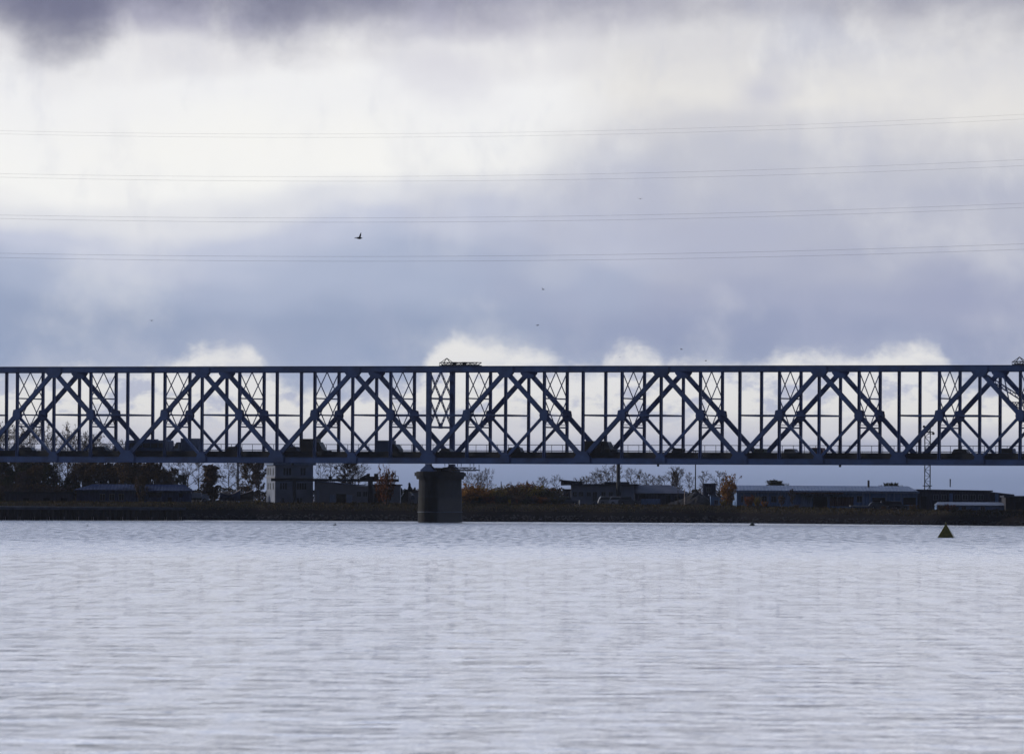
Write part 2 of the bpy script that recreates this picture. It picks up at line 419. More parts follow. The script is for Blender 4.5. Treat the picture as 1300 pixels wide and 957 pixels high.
def box_truck(paint, boxp, label, L=6.5, H=2.9, cabh=2.2, name='truck', cat='truck', cab=1.7, nose=0, grp=None):
    g = empty(name, (0,0,0), label, cat, grp, local=True); h = L/2; w = 1.05
    m = MB(); m.box(-h, h-cab-nose-.12, -w, w, .85, H); m.build('cargo_box', M[boxp], g, bevel=.04)
    m = MB(); c0 = h-cab-nose
    m.prism([(c0,.4),(c0,cabh-.05),(c0+.25,cabh),(c0+cab-.75,cabh-.03),(c0+cab-.15,1.45),(c0+cab,1.2),(h-.06,1.1),(h,.9),(h,.4)], -w+.08, w-.08)
    m.build('cab', M[paint], g, bevel=.05)
    m = MB(); m.prism([(c0+.35,1.35),(c0+.35,cabh-.2),(c0+cab-.8,cabh-.2),(c0+cab-.32,1.4)], -w+.066, w-.066); m.build('window', M['glass'], g)
    m = MB(); m.box(-h+.1, h-.6, -.45, .45, .5, .84); m.build('chassis', M['steel_dark'], g)
    for s in (-1, 1):
        m = MB(); m.box(h-.10,h+.012,s*.7-.13,s*.7+.13,.62,.80); m.build('headlight', M['white_paint'], g)
    wheels(g, (-h+1.2, h-cab/2-nose*.6-.1), w+.005, .42)
    return g
def bus(label):
    g = empty('bus', (0,0,0), label, 'bus', None, local=True); L = 8.2; h = L/2; w = 1.2
    m = MB(); m.prism([(-h,.4),(-h,2.55),(-h+.2,2.72),(h-.3,2.72),(h-.05,2.5),(h,1.3),(h,.4)], -w, w); m.build('body', M['car_blue'], g, bevel=.06)
    for i in range(5):
        x = -h+.5+i*1.45; m = MB()
        m.box(x, x+1.3, -w-.012, w+.012, 1.45, 2.25); m.build('window', M['glass'], g)
    m = MB(); m.box(h-.2,h+.02,-w+.15,w-.15,1.35,2.4); m.build('windscreen', M['glass'], g)
    for s in (-1, 1):
        m = MB(); m.box(h-.06,h+.025,s*.85-.14,s*.85+.14,.7,.86); m.build('headlight', M['white_paint'], g)
    m = MB(); m.box(-1.5,.6,-.5,.5,2.73,2.9); m.build('roof_hatch', M['car_blue'], g)
    wheels(g, (-h+1.7, h-1.6), w+.005, .42)
    return g
def on_bridge(g, pxc, t, face):
    s = s_of(pxc, t); g.location = B(s, t, 10.935); g.rotation_euler = (0, 0, -TH if face > 0 else -TH+math.pi)
NL, FL = 3.0, 6.9
GC = 'traffic on the bridge'
on_bridge(car('car_grey','grey car on the bridge near the left edge, among bare treetops', hatch=True, tall=1.55, grp=GC), 39, FL, 1)
on_bridge(car('car_black','dark estate car on the bridge just left of the bus', wagon=True, tall=1.65, grp=GC), 132, FL, 1)
g = bus('dark blue bus crossing the bridge, longest vehicle on it'); g['group'] = GC; on_bridge(g, 190, NL, -1)
on_bridge(box_truck('car_blue','car_blue','dark box lorry with sloping cab driving behind the bus', H=3.05, L=4.9, cab=1.5, cabh=2.4, grp=GC), 238.5, NL, -1)
on_bridge(car('car_black','black hatchback on the bridge behind the box lorry', hatch=True, tall=1.72, L=3.9, grp=GC), 302, FL, 1)
on_bridge(car('car_grey','grey car half hidden by a blue bridge joint left of the tall two-storey building', tall=1.7, L=3.6, hatch=True, grp=GC), 369, NL, -1)
on_bridge(box_truck('car_black','car_black','black lorry with stepped bonnet above the two-storey building', H=3.05, L=5.0, cab=1.1, cabh=2.5, nose=.9, grp=GC), 402, FL, 1)
on_bridge(box_truck('car_black','car_blue','small blue box van on the bridge left of the pier', H=2.8, L=4.3, cab=1.3, cabh=2.2, name='van', cat='van', grp=GC), 495, FL, 1)
on_bridge(car('car_black','black saloon car on the bridge directly above the pier', tall=1.5, grp=GC), 566, FL, -1)
on_bridge(car('car_black','black hatchback on the bridge, first vehicle right of the pier', tall=1.68, hatch=True, L=4.0, grp=GC), 659, FL, 1)
on_bridge(box_truck('car_black','car_black','black tipper lorry on the bridge above the brick chimney', H=2.8, L=5.4, cab=1.6, cabh=2.7, grp=GC), 760, FL, 1)
on_bridge(car('car_grey','low grey car following close to the tipper lorry', tall=1.45, L=3.8, grp=GC), 783, FL, 1)
on_bridge(car('car_black','dark upright jeep on the bridge left of the thin tall pole', tall=1.62, wagon=True, L=3.2, grp=GC), 866, FL, 1)
on_bridge(car('car_green','dark green compact car on the bridge above the orange tree', tall=1.6, wagon=True, L=3.3, grp=GC), 970, FL, 1)
on_bridge(car('car_silver','silver car on the bridge over the left part of the warehouse', tall=1.55, L=3.6, hatch=True, grp=GC), 1001, NL, -1)
on_bridge(car('car_red','dark red car on the bridge, only red one', tall=1.75, L=3.9, hatch=True, grp=GC), 1043, NL, 1)
on_bridge(car('car_black','black hatchback on the bridge right of the far lattice tower', tall=1.6, hatch=True, L=4.2, grp=GC), 1225, FL, 1)
on_bridge(car('car_blue','dark blue van-like car on the bridge near the right edge', tall=1.75, wagon=True, L=3.7, grp=GC), 1285, FL, 1)

# ------------------------------------------------------------------ ground, bank and water
def smooth(a, b, x):
    t = min(1, max(0, (x-a)/(b-a))); return t*t*(3-2*t)
def interp(pts, x):
    if x <= pts[0][0]: return pts[0][1]
    for (a, va), (b, vb) in zip(pts, pts[1:]):
        if x <= b: return va + (vb-va)*(x-a)/(b-a)
    return pts[-1][1]
SH = [(-4000,1420),(-200,1402),(-60,1404),(-45,1417),(0,1414),(40,1412),(66,1363),(83,1317),(120,1262),(260,1180),(4000,700)]
def shore(X): return interp(SH, X) + .8*math.sin(X*.21) + .5*math.sin(X*.53+1)
def gl(X): return 3.0 - .6*smooth(25, 75, X)
xs = [-9000,-4000,-1500,-600,-300,-200] + [-160+2*i for i in range(176)] + [230,300,600,1500,4000,9000]
prof = [(-6,-1.2),(-.6,-.25),(.6,.28),(2.2,.75),(4.5,1.6),(7.5,2.35),(10.5,2.85),(13,3.0),(20,3.0),(40,3.0),(90,3.0),(300,3.0),(1500,3.0),(12000,3.0)]
m = MB(); rr = random.Random(5)
for x in xs:
    for i, (dy, z) in enumerate(prof):
        j = (rr.random()-.5)
        zz = z if z < 0 else z*gl(x)/3.0 + (j*.22 if 2 < i < 8 else 0)
        m.v.append((x, shore(x)+dy + (j*.7 if 1 < i < 8 else 0), zz))
q = len(prof)
for i in range(len(xs)-1):
    for k in range(q-1):
        m.f.append((i*q+k, (i+1)*q+k, (i+1)*q+k+1, i*q+k+1)); m.m.append(0)
def ground_mat():
    g = bpy.data.materials.new('bank_ground'); g.use_nodes = True; nt = g.node_tree; b = nt.nodes['Principled BSDF']; b.inputs['Roughness'].default_value = .95
    b.inputs['Specular IOR Level'].default_value = 0
    geo = nt.nodes.new('ShaderNodeNewGeometry'); sp = nt.nodes.new('ShaderNodeSeparateXYZ'); nz = nt.nodes.new('ShaderNodeTexNoise'); nz.inputs['Scale'].default_value = .35; nz.inputs['Detail'].default_value = 8
    mm = nt.nodes.new('ShaderNodeMath'); mm.operation = 'MULTIPLY_ADD'; mm.inputs[1].default_value = 1.6
    nt.links.new(geo.outputs['Position'], sp.inputs[0]); nt.links.new(geo.outputs['Position'], nz.inputs['Vector'])
    nt.links.new(nz.outputs['Fac'], mm.inputs[0]); nt.links.new(sp.outputs['Z'], mm.inputs[2])
    mr = nt.nodes.new('ShaderNodeMapRange'); mr.inputs['From Min'].default_value = 1.0; mr.inputs['From Max'].default_value = 4.2
    nt.links.new(mm.outputs[0], mr.inputs['Value'])
    cr = nt.nodes.new('ShaderNodeValToRGB'); e = cr.color_ramp.elements
    e[0].position = 0; e[0].color = (.010,.010,.014,1); e[1].position = 1; e[1].color = (.075,.062,.04,1)
    e2 = cr.color_ramp.elements.new(.45); e2.color = (.018,.016,.017,1)
    nt.links.new(mr.outputs[0], cr.inputs['Fac']); nt.links.new(cr.outputs['Color'], b.inputs['Base Color'])
    return g
m.build('ground', ground_mat(), kind='structure')

def water_mat():
    w = bpy.data.materials.new('river_water'); w.use_nodes = True; nt = w.node_tree; L = nt.links
    b = nt.nodes['Principled BSDF']
    b.inputs['Base Color'].default_value = (.02,.03,.04,1); b.inputs['IOR'].default_value = 1.33
    b.inputs['Specular IOR Level'].default_value = .5
    geo = nt.nodes.new('ShaderNodeNewGeometry')
    sp = nt.nodes.new('ShaderNodeSeparateXYZ'); L.new(geo.outputs['Position'], sp.inputs[0])
    def noise(sx, sy, detail, rough=.5, dist=0.):
        mp = nt.nodes.new('ShaderNodeMapping'); mp.inputs['Scale'].default_value = (sx, sy, 1)
        n = nt.nodes.new('ShaderNodeTexNoise'); n.inputs['Scale'].default_value = 1; n.inputs['Detail'].default_value = detail; n.inputs['Roughness'].default_value = rough; n.inputs['Distortion'].default_value = dist
        L.new(geo.outputs['Position'], mp.inputs['Vector']); L.new(mp.outputs[0], n.inputs['Vector']); return n.outputs['Fac']
    def math_(op, a, bb=None, c=None):
        n = nt.nodes.new('ShaderNodeMath'); n.operation = op
        for i, v in enumerate((a, bb, c)):
            if v is None: continue
            if hasattr(v, 'is_linked'): L.new(v, n.inputs[i])
            else: n.inputs[i].default_value = v
        return n.outputs[0]
    # wind ripples over the far half of the river, calmer water nearer
    big = noise(.012, .004, 2)
    edge = math_('MULTIPLY_ADD', big, 260, 430)        # metres from the eye where the breeze begins
    mr = nt.nodes.new('ShaderNodeMapRange'); mr.interpolation_type = 'SMOOTHSTEP'
    L.new(math_('SUBTRACT', sp.outputs['Y'], edge), mr.inputs['Value']); mr.inputs['From Min'].default_value = -130; mr.inputs['From Max'].default_value = 260
    far = mr.outputs[0]
    rip = noise(1.1, .8, 6, .6)
    swell = noise(.38, .24, 3, .5, .2)
    mid = noise(.9, .5, 4, .55)
    h = math_('ADD', math_('MULTIPLY', swell, .33), math_('MULTIPLY', mid, .21))
    h = math_('ADD', h, math_('MULTIPLY', rip, math_('MULTIPLY_ADD', far, .40, .04)))
    bp = nt.nodes.new('ShaderNodeBump'); bp.inputs['Strength'].default_value = 1; bp.inputs['Distance'].default_value = 1.0
    L.new(h, bp.inputs['Height']); L.new(bp.outputs['Normal'], b.inputs['Normal'])
    gust = noise(.95, .065, 7, .72)
    gs = math_('MULTIPLY', math_('SUBTRACT', gust, .46), 4.5); gs = math_('MAXIMUM', gs, 0.0)
    rg = math_('ADD', math_('MULTIPLY_ADD', far, .14, .08), math_('MULTIPLY', gs, math_('MULTIPLY_ADD', far, .26, .15))); L.new(rg, b.inputs['Roughness'])
    return w
m = MB()
ys = [-400, 40, 120, 300, 700, 1450]; xw = [-9000, -900, -200, 0, 200, 900, 9000]
for x in xw:
    for y in ys: m.v.append((x, y, 0))
for i in range(len(xw)-1):
    for k in range(len(ys)-1):
        q = len(ys); m.f.append((i*q+k, (i+1)*q+k, (i+1)*q+k+1, i*q+k+1)); m.m.append(0)
m.build('water', water_mat(), kind='structure')

# bank grass and weeds: one mass of tufts
m = MB(); rg = random.Random(11)
for i in range(26000):
    X = rg.uniform(-112, 112); u = rg.random()
    dy = 5.2 + 11*u; z = interp(prof, dy)*gl(X)/3
    Y = shore(X)+dy
    hgt = rg.uniform(.10,.34)*(1.5 if rg.random() < .06 else 1)*(.6+.5*smooth(3,9,dy)); w = rg.uniform(.05,.16)
    a = rg.random()*6.28; lx = rg.uniform(-.25,.25)
    mi = 0 if rg.random() < .5 else 1 if rg.random() < .75 else 2
    m.add([(X-w*math.cos(a),Y-w*math.sin(a),z-.15),(X+w*math.cos(a),Y+w*math.sin(a),z-.15),(X+lx,Y,z+hgt)], [(0,1,2)], mi)
m.build('bank_grass', [mat('dry_grass', (.10,.08,.045), .95, spec=0), mat('olive_grass', (.06,.055,.032), .95, spec=0), mat('brown_weeds', (.07,.045,.03), .95, spec=0)], label='dry olive and brown grass covering the river bank', kind='stuff', cat='grass')
# rubble at the waterline
m = MB()
for i in range(2600):
    X = rg.uniform(-60, 112); dy = rg.uniform(-.3, 3.2); z = interp(prof, dy)*(gl(X)/3 if dy > 0 else 1); s = rg.uniform(.08,.32)
    c = Vector((X, shore(X)+dy, z)); pts = []
    for sx, sy, sz in ((1,0,0),(-1,0,0),(0,1,0),(0,-1,0),(0,0,1),(0,0,-1)):
        pts.append(c + Vector((sx*rg.uniform(.6,1.3), sy*rg.uniform(.6,1.3), sz*rg.uniform(.4,.9)))*s)
    m.add(pts, [(0,2,4),(2,1,4),(1,3,4),(3,0,4),(2,0,5),(1,2,5),(3,1,5),(0,3,5)])
m.build('shore_rubble', mat('dark_wet_stone', (.02,.02,.026), .8, 0, 1.5, .5), label='dark wet stones along the waterline', kind='stuff', cat='stones')

# quay at left
qa = Vector((gx(-60,1336), 1336, 0)); qb = Vector((gx(234,1392), 1392, 0)); qd = (qb-qa).normalized(); qn = Vector((-qd.y, qd.x, 0))
qy = empty('timber_quay', qa, 'long dark quay wall with fender posts and painted pale reflections at the left waterline', 'quay')
def Q(u, v, z): p = qa + qd*u + qn*v; return (p.x, p.y, z)
LQ = (qb-qa).length
m = MB(); n = int(LQ/.9); k = 0
fr = []
for i in range(n+1):
    u = LQ*i/n; fr += [(u, 0 if i % 2 else .35)]
vs = [Q(u, v, z) for z in (-1, 1.75) for u, v in fr]; q = len(fr)
m.add(vs, [(i, i+1, q+i+1, q+i) for i in range(q-1)])
m.add([Q(0,.4,-1),Q(LQ,.4,-1),Q(LQ,60,-1),Q(0,60,-1),Q(0,.4,1.75),Q(LQ,.4,1.75),Q(LQ,60,1.75),Q(0,60,1.75)], [(0,3,2,1),(4,5,6,7),(0,1,5,4),(1,2,6,5),(2,3,7,6),(3,0,4,7)])
m.build('sheet_pile_wall', M['quay'], qy)
m = MB(); m.add([Q(-.2,-.35,1.76),Q(LQ+.2,-.35,1.76),Q(LQ+.2,60,1.76),Q(-.2,60,1.76),Q(-.2,-.35,2.25),Q(LQ+.2,-.35,2.25),Q(LQ+.2,60,2.25),Q(-.2,60,2.25)], [(0,3,2,1),(4,5,6,7),(0,1,5,4),(1,2,6,5),(2,3,7,6),(3,0,4,7)])
m.build('cap_slab', M['quay_top'], qy)
for i in range(15):
    px = 60.5 + 18.6*(i-5) 
    if px > 232: continue
    u = None
    a = (px-650)/F; u = (a*qa.y - qa.x)/(qd.x - a*qd.y)
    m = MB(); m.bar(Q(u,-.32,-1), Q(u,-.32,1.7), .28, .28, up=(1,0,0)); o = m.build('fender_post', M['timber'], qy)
    m = MB(); m.bar(Q(u,-.34,-.3), Q(u,-.34,.62), .2, .36, up=(1,0,0)); m.build('reflection_foot', M['timber_pale'], o)  # pale reflection at the waterline, put in as a coloured block

# ------------------------------------------------------------------ trees
def tree_mesh(seed, H=10, cw=3.2, trunk_h=.25, leaves=1500, ls=.22, limbs=11, twig=1, shape='oval', leafm='leaf_brown', bark='bark', lean=0):
    r = random.Random(seed); tr = MB(); cr = MB()
    top = Vector((r.uniform(-.3,.3)+lean, r.uniform(-.3,.3), H*.93))
    pts = [Vector((0,0,-.3))] + [Vector((top.x*f + r.uniform(-.12,.12), top.y*f + r.uniform(-.12,.12), H*f)) for f in (.15,.3,.45,.6,.75,.9)]
    rad = [.017*H*(1-.93*i/6)+.015 for i in range(7)]
    for i in range(6): tr.tube(pts[i], pts[i+1], rad[i], rad[i+1], 6)
    tips = []
    def width(f):
        if shape == 'cone': return cw*max(.08, 1.02-f)*1.25
        if shape == 'column': return cw*(.75 if f < .8 else .75*(1-f)/.2+.05)
        return cw*math.sin(math.pi*min(1, max(.04, (f-trunk_h)/(1.06-trunk_h)))**.8)*1.0+.2
    def at(f):
        x = f*H; 
        for i in range(6):
            if pts[i+1].z >= x or i == 5:
                u = (x-pts[i].z)/(pts[i+1].z-pts[i].z); return pts[i].lerp(pts[i+1], u), rad[i]*(1-u)+rad[i+1]*u
    for i in range(limbs):
        f = trunk_h + (.93-trunk_h)*((i+r.random())/limbs)
        p, rr_ = at(f); a = i*2.4 + r.uniform(-.5,.5)
        rise = -.1 if shape == 'cone' else .9 if shape != 'column' else 1.6
        Lb = width(min(1, f+.08))*r.uniform(.7,1.15)
        d = Vector((math.cos(a), math.sin(a), rise*r.uniform(.6,1.3))).normalized()
        q = p + d*Lb*.5 + Vector((0,0,r.uniform(-.1,.25)*Lb*.3)); e = q + (d+Vector((r.uniform(-.3,.3), r.uniform(-.3,.3), .35))).normalized()*Lb*.55
        r0 = min(rr_*.6, .05+.02*Lb)
        tr.tube(p, q, r0, r0*.65, 5); tr.tube(q, e, r0*.65, r0*.25, 4)
        for k in range(int(9*twig)):
            u = r.uniform(.2, 1); b0 = p.lerp(q, u*2) if u < .5 else q.lerp(e, u*2-1)
            d2 = (d + Vector((r.gauss(0,.8), r.gauss(0,.8), r.gauss(.3 if shape != 'cone' else 0,.5)))).normalized()
            l2 = Lb*r.uniform(.22,.5); b1 = b0 + d2*l2
            cr.tube(b0, b1, r0*.3+.01, .016, 3, 0, False)
            for j in range(int(6*twig)):
                c0 = b0.lerp(b1, r.uniform(.3,1)); d3 = (d2 + Vector((r.gauss(0,.7), r.gauss(0,.7), r.gauss(.25,.5)))).normalized()
                c1 = c0 + d3*l2*r.uniform(.3,.7)
                cr.tube(c0, c1, .02, .008, 3, 0, False); tips.append((c0, c1))
    for i in range(leaves):
        a, b = tips[r.randrange(len(tips))]; c = a.lerp(b, r.uniform(.2,1.2)) + Vector((r.gauss(0,.12), r.gauss(0,.12), r.gauss(0,.12)))
        s = ls*r.uniform(.5,1.3); u = Vector((r.gauss(0,1), r.gauss(0,1), r.gauss(0,1))).normalized(); v = u.cross(Vector((r.gauss(0,1), r.gauss(0,1), r.gauss(0,1)))).normalized()
        cr.add([c-u*s*.5, c+v*s*.32, c+u*s*.5, c-v*s*.32], [(0,1,2,3)], 1)
    return tr.mesh('trunk', M[bark]), cr.mesh('crown', [M['twig'], M[leafm]])
V = {
 'bare1': tree_mesh(1, leaves=500, limbs=14), 'bare2': tree_mesh(2, leaves=260, limbs=12, cw=2.8), 'bare3': tree_mesh(3, leaves=800, limbs=16, cw=3.6),
 'pale': tree_mesh(4, leaves=300, limbs=13, cw=2.6, bark='birch'),
 'brown1': tree_mesh(5, leaves=9000, limbs=22, ls=.27, cw=3.4, trunk_h=.12), 'brown2': tree_mesh(6, leaves=8000, limbs=20, ls=.27, cw=3.0, trunk_h=.15, leafm='leaf_mauve'),
 'dark': tree_mesh(7, leaves=10500, limbs=22, ls=.28, cw=3.4, trunk_h=.1, leafm='leaf_green'),
 'orange': tree_mesh(8, leaves=7000, limbs=20, ls=.22, cw=2.6, trunk_h=.2, leafm='leaf_orange', bark='birch'),
 'rust': tree_mesh(9, leaves=8000, limbs=24, ls=.22, cw=2.2, trunk_h=.1, leafm='leaf_rust'),
 'yellow': tree_mesh(10, leaves=3600, limbs=16, ls=.3, cw=2.6, trunk_h=.12, leafm='leaf_yellow'),
 'conifer': tree_mesh(12, leaves=7000, limbs=34, ls=.4, cw=2.0, trunk_h=.08, shape='cone', leafm='leaf_dark'),
 'column': tree_mesh(13, leaves=8500, limbs=34, ls=.36, cw=2.2, trunk_h=.05, shape='column', leafm='leaf_brown'),
}
def shrub_mesh(seed, leafm, leaves=3200, spread=1.5):
    r = random.Random(seed); st = MB(); cr = MB(); tips = []
    for i in range(26):
        a = r.random()*6.28; d = Vector((math.cos(a)*r.uniform(.1,.7), math.sin(a)*r.uniform(.1,.7), 1)).normalized()
        p = Vector((math.cos(a)*.5*r.random()*spread, math.sin(a)*.5*r.random()*spread, -.15)); L = r.uniform(1.8, 3.9); q = p + d*L
        st.tube(p, q, .045, .012, 4)
        for k in range(14):
            b0 = p.lerp(q, r.uniform(.2,1)); b1 = b0 + (d+Vector((r.gauss(0,.7),r.gauss(0,.7),r.gauss(0,.4)))).normalized()*r.uniform(.4,1.1)
            cr.tube(b0, b1, .018, .008, 3, 0, False); tips.append((b0,b1))
    for i in range(leaves):
        a, b = tips[r.randrange(len(tips))]; c = a.lerp(b, r.uniform(0,1.1)) + Vector((r.gauss(0,.1), r.gauss(0,.1), r.gauss(0,.1)))
        s = r.uniform(.12,.32); u = Vector((r.gauss(0,1), r.gauss(0,1), r.gauss(0,1))).normalized(); v = u.cross(Vector((r.gauss(0,1), r.gauss(0,1), r.gauss(0,1)))).normalized()
        cr.add([c-u*s*.5, c+v*s*.35, c+u*s*.5, c-v*s*.35], [(0,1,2,3)], 1)
    return st.mesh('stem', M['bark']), cr.mesh('foliage', [M['twig'], M[leafm]])
S = {'brown': shrub_mesh(21,'leaf_brown'), 'mauve': shrub_mesh(22,'leaf_mauve',2400), 'olive': shrub_mesh(23,'leaf_green'), 'orange': shrub_mesh(24,'leaf_orange',3400), 'yellow': shrub_mesh(25,'leaf_yellow',3000), 'bare': shrub_mesh(26,'leaf_mauve',400), 'rust': shrub_mesh(27,'leaf_rust',3000)}
rt = random.Random(9)
def plant(kind, px, ytop, Y, label, group=None, wide=1.0, base=None, name=None, cat='tree'):
    sh = kind in S; t, c = (S if sh else V)[kind]
    X = gx(px, Y); z0 = gl(X) if base is None else base
    Hn = 3.9 if sh else 9.6; k = (gz(px, ytop, Y)-z0)/Hn
    nm = name or ('shrub' if sh else 'conifer_tree' if kind == 'conifer' else 'tree')
    o = bpy.data.objects.new(nm, None); col.objects.link(o); o.location = (X, Y, z0); o.rotation_euler = (0,0,rt.random()*6.28)
    o.scale = (k*wide, k*wide, k); tag(o, label, 'shrub' if sh else cat, group)
    for nm2, me in ((('stem' if sh else 'trunk'), t), (('foliage' if sh else 'crown'), c)):
        d = bpy.data.objects.new(nm2, me); col.objects.link(d); d.parent = o
    return o
# the wood at left, behind the bridge
L1 = 'tall thinly leaved tree whose top shows through the bridge trusses at left'
G1 = 'tall trees of the dense wood left of the buildings'
for px, yt, k, Y in ((8,545,'bare3',1470),(24,549,'bare1',1455),(38,546,'bare3',1478),(55,541,'bare2',1462),(70,556,'bare1',1480),(88,541,'bare2',1466),(97,558,'bare3',1488),(106,552,'bare1',1460),(121,558,'bare3',1475),(134,566,'bare1',1466),(146,562,'bare2',1482),(158,562,'bare1',1470),(-12,548,'bare3',1465)):
    plant(k, px, yt, Y, L1, G1, wide=.75)
L2 = 'dense dark brown tree filling the bank under the bridge at far left'
G2 = 'dark trees standing under the left end of the bridge'
for px, yt, k, Y in ((4,584,'dark',1440),(20,580,'brown2',1447),(36,586,'dark',1438),(50,582,'brown1',1450),(62,592,'dark',1442),(101,590,'brown1',1446),(92,600,'brown2',1440),(114,586,'brown1',1441),(128,588,'brown2',1450),(150,590,'brown1',1437),(163,586,'brown1',1431),(174,588,'brown2',1452),(190,588,'brown1',1446),(202,590,'brown2',1456),(-14,584,'dark',1440),(142,598,'dark',1452),(80,618,'dark',1440),(212,600,'brown1',1462),(222,596,'brown2',1466),(231,604,'dark',1458),(30,600,'brown2',1434),(10,606,'dark',1432)):
    if 90 < px < 250 and Y < 1444: Y += 10
    plant(k, px, yt, Y, L2, G2, wide=.9)
for px, yt, k, Y in ((-6,592,'brown1',1437),(13,596,'dark',1443),(28,590,'dark',1449),(44,594,'brown1',1436),(57,588,'brown2',1444),(108,594,'brown1',1437),(121,592,'brown1',1444),(136,590,'brown2',1439),(157,592,'dark',1443),(168,594,'dark',1440),(182,592,'brown1',1440),(196,594,'dark',1450),(206,600,'brown1',1445),(72,606,'brown1',1446),(86,608,'dark',1444)):
    if 90 < px < 250 and Y < 1444: Y += 10
    plant(k, px, yt, Y, L2, G2, wide=1.0)
for i in range(34):
    px = -14 + i*7.1
    if 90 < px < 176 or 181 < px < 246: continue
    plant(('mauve','brown','olive')[i % 3], px, 612+(i*5 % 7), 1431+(i % 3)*3, 'shoulder-high dark bush below the trees of the left wood', 'undergrowth of the left wood', wide=1.2)
plant('bare3', 76, 584, 1470, 'slanting bare tree in the bright gap under the left of the bridge', wide=.6)
plant('bare2', 214, 583, 1466, 'slim bare tree at the right edge of the dark wood', wide=.8)
plant('bare1', 240, 584, 1490, 'fine bare tree arching left of the dark column-shaped tree', wide=1.25)
plant('bare2', 252, 580, 1475, 'upright bare tree directly behind the dark column-shaped tree', wide=1.0)
plant('column', 269, 590, 1440, 'dark brown column-shaped tree between wood and beached boat', wide=1.7)
plant('bare1', 292, 588, 1500, 'thin bluish bare tree just right of the dark column-shaped tree', wide=1.1)
plant('bare2', 303, 594, 1480, 'small bare tree behind the beached boat', wide=1.0)
plant('brown1', 317, 586, 1470, 'dark brown tree touching the bridge left of the two-storey building', wide=1.0)
plant('brown2', 330, 586, 1462, 'dark brown tree against the lit end of the two-storey building', wide=.8)
plant('bare2', 408, 584, 1490, 'thin bare tree immediately right of the two-storey building', wide=.75)
plant('bare1', 421, 586, 1500, 'bare tree above the left end of the low workshop roof', wide=.8)
plant('brown2', 443, 584, 1478, 'broad brownish tree above the low workshop, widest there', wide=.9)
plant('bare3', 455, 590, 1490, 'bare leaning tree above the crane girder, left of its trolleys', wide=.9)
plant('rust', 492, 589, 1428, 'narrow orange autumn tree at the end of the crane girder', wide=.42)
plant('rust', 484, 606, 1432, 'short rust-coloured tree left of the narrow orange one', wide=.45)
plant('conifer', 521, 612, 1475, 'small pointed dark conifer left of the stone pier', wide=1.0)
for px, yt in ((510,619),(515,620),(527,618),(534,619)):
    plant('conifer', px, yt, 1485, 'low dark conifer in the row left of the stone pier', 'low conifers left of the pier', wide=1.1)
# right of the pier
plant('bare2', 597, 600, 1470, 'bare shrub-like tree immediately right of the stone pier', wide=.9)
plant('bare3', 607, 604, 1478, 'bare spreading tree behind the orange bush right of the pier', wide=.9)
plant('bare1', 619, 596, 1466, 'tallest bare tree just right of the pier', wide=.7)
plant('bare1', 612, 600, 1472, 'bare tree close left of the tallest one by the pier', wide=.6)
plant('orange', 601, 613, 1432, 'bright orange bushy tree right beside the stone pier', wide=1.1, name='autumn_tree')
plant('yellow', 592, 620, 1438, 'yellowish small tree tucked against the stone pier', wide=1.0, name='autumn_tree')
for i, (px, yt, k) in enumerate(((610,620,'orange'),(618,617,'yellow'),(626,617,'olive'),(633,619,'yellow'),(641,619,'mauve'),(648,617,'yellow'),(655,614,'brown'),(662,613,'rust'),(668,614,'orange'),(674,617,'yellow'),(681,614,'yellow'),(688,615,'rust'),(696,618,'olive'),(703,620,'mauve'))):
    plant(k, px, yt, 1440+(i % 3)*6, 'head-high autumn shrub in the thicket between pier and flat-roofed workshop', 'shrubs of the thicket right of the pier', wide=1.25)
for i, px in enumerate((598,606,615,624,632,640,646,653,660,668,676,685,693,708)):
    plant(('brown','olive','mauve','rust')[i % 4], px, 627+(i*7 % 5), 1432, 'low dark shrub along the foot of the thicket right of the pier', 'low shrubs at the foot of the thicket', wide=1.7)
plant('yellow', 648, 633, 1428, 'small yellow-green bush standing out at the thicket foot', wide=.5)
plant('rust', 668, 611, 1446, 'rust-red small tree at the top of the thicket', wide=.8, name='autumn_tree')
plant('bare3', 690, 608, 1480, 'bare tree at the left corner of the flat-roofed workshop', wide=1.0)
plant('bare2', 707, 604, 1490, 'taller bare tree just left of the raised dark roof', wide=1.0)
for px, yt in ((745,607),(757,602),(768,600),(778,594),(801,596),(812,598),(822,602),(835,606),(845,604),(736,609)):
    plant(('bare1','bare3','bare2')[px % 3], px, yt, 1530+(px % 7)*4, 'bare tree in the hazy row behind the flat-roofed workshop', 'bare trees behind the flat-roofed workshop', wide=1.0)
plant('bare3', 860, 596, 1476, 'round-topped bare tree left of the thin tall pole', wide=1.0)
plant('brown2', 858, 600, 1482, 'brown-leaved round tree left of the thin tall pole', wide=.55)
plant('pale', 877, 600, 1490, 'pale-stemmed birch immediately left of the thin tall pole', wide=.9)
plant('pale', 893, 598, 1494, 'pale-stemmed birch immediately right of the thin tall pole', wide=.9)
plant('bare1', 914, 600, 1500, 'grey bare tree behind the dark block and the orange tree', wide=1.2)
plant('orange', 926, 603, 1432, 'round orange tree on a bare trunk beside the long blue warehouse', wide=.6, name='autumn_tree')
plant('rust', 952, 628, 1416, 'small rust-red bush in front of the warehouse left end', wide=.9, name='shrub', cat='shrub')
plant('yellow', 962, 630, 1418, 'brown-yellow bush beside the rust-red one by the warehouse', wide=.8, name='shrub', cat='shrub')
plant('orange', 972, 636, 1410, 'small orange bush low in front of the warehouse left end', wide=1.1, name='shrub', cat='shrub')
plant('yellow', 919, 634, 1424, 'green-yellow bush under the round orange tree', wide=1.0, name='shrub', cat='shrub')
plant('brown1', 993, 630, 1412, 'brown thicket tree in front of the warehouse, left of its dark gateway', wide=1.1)
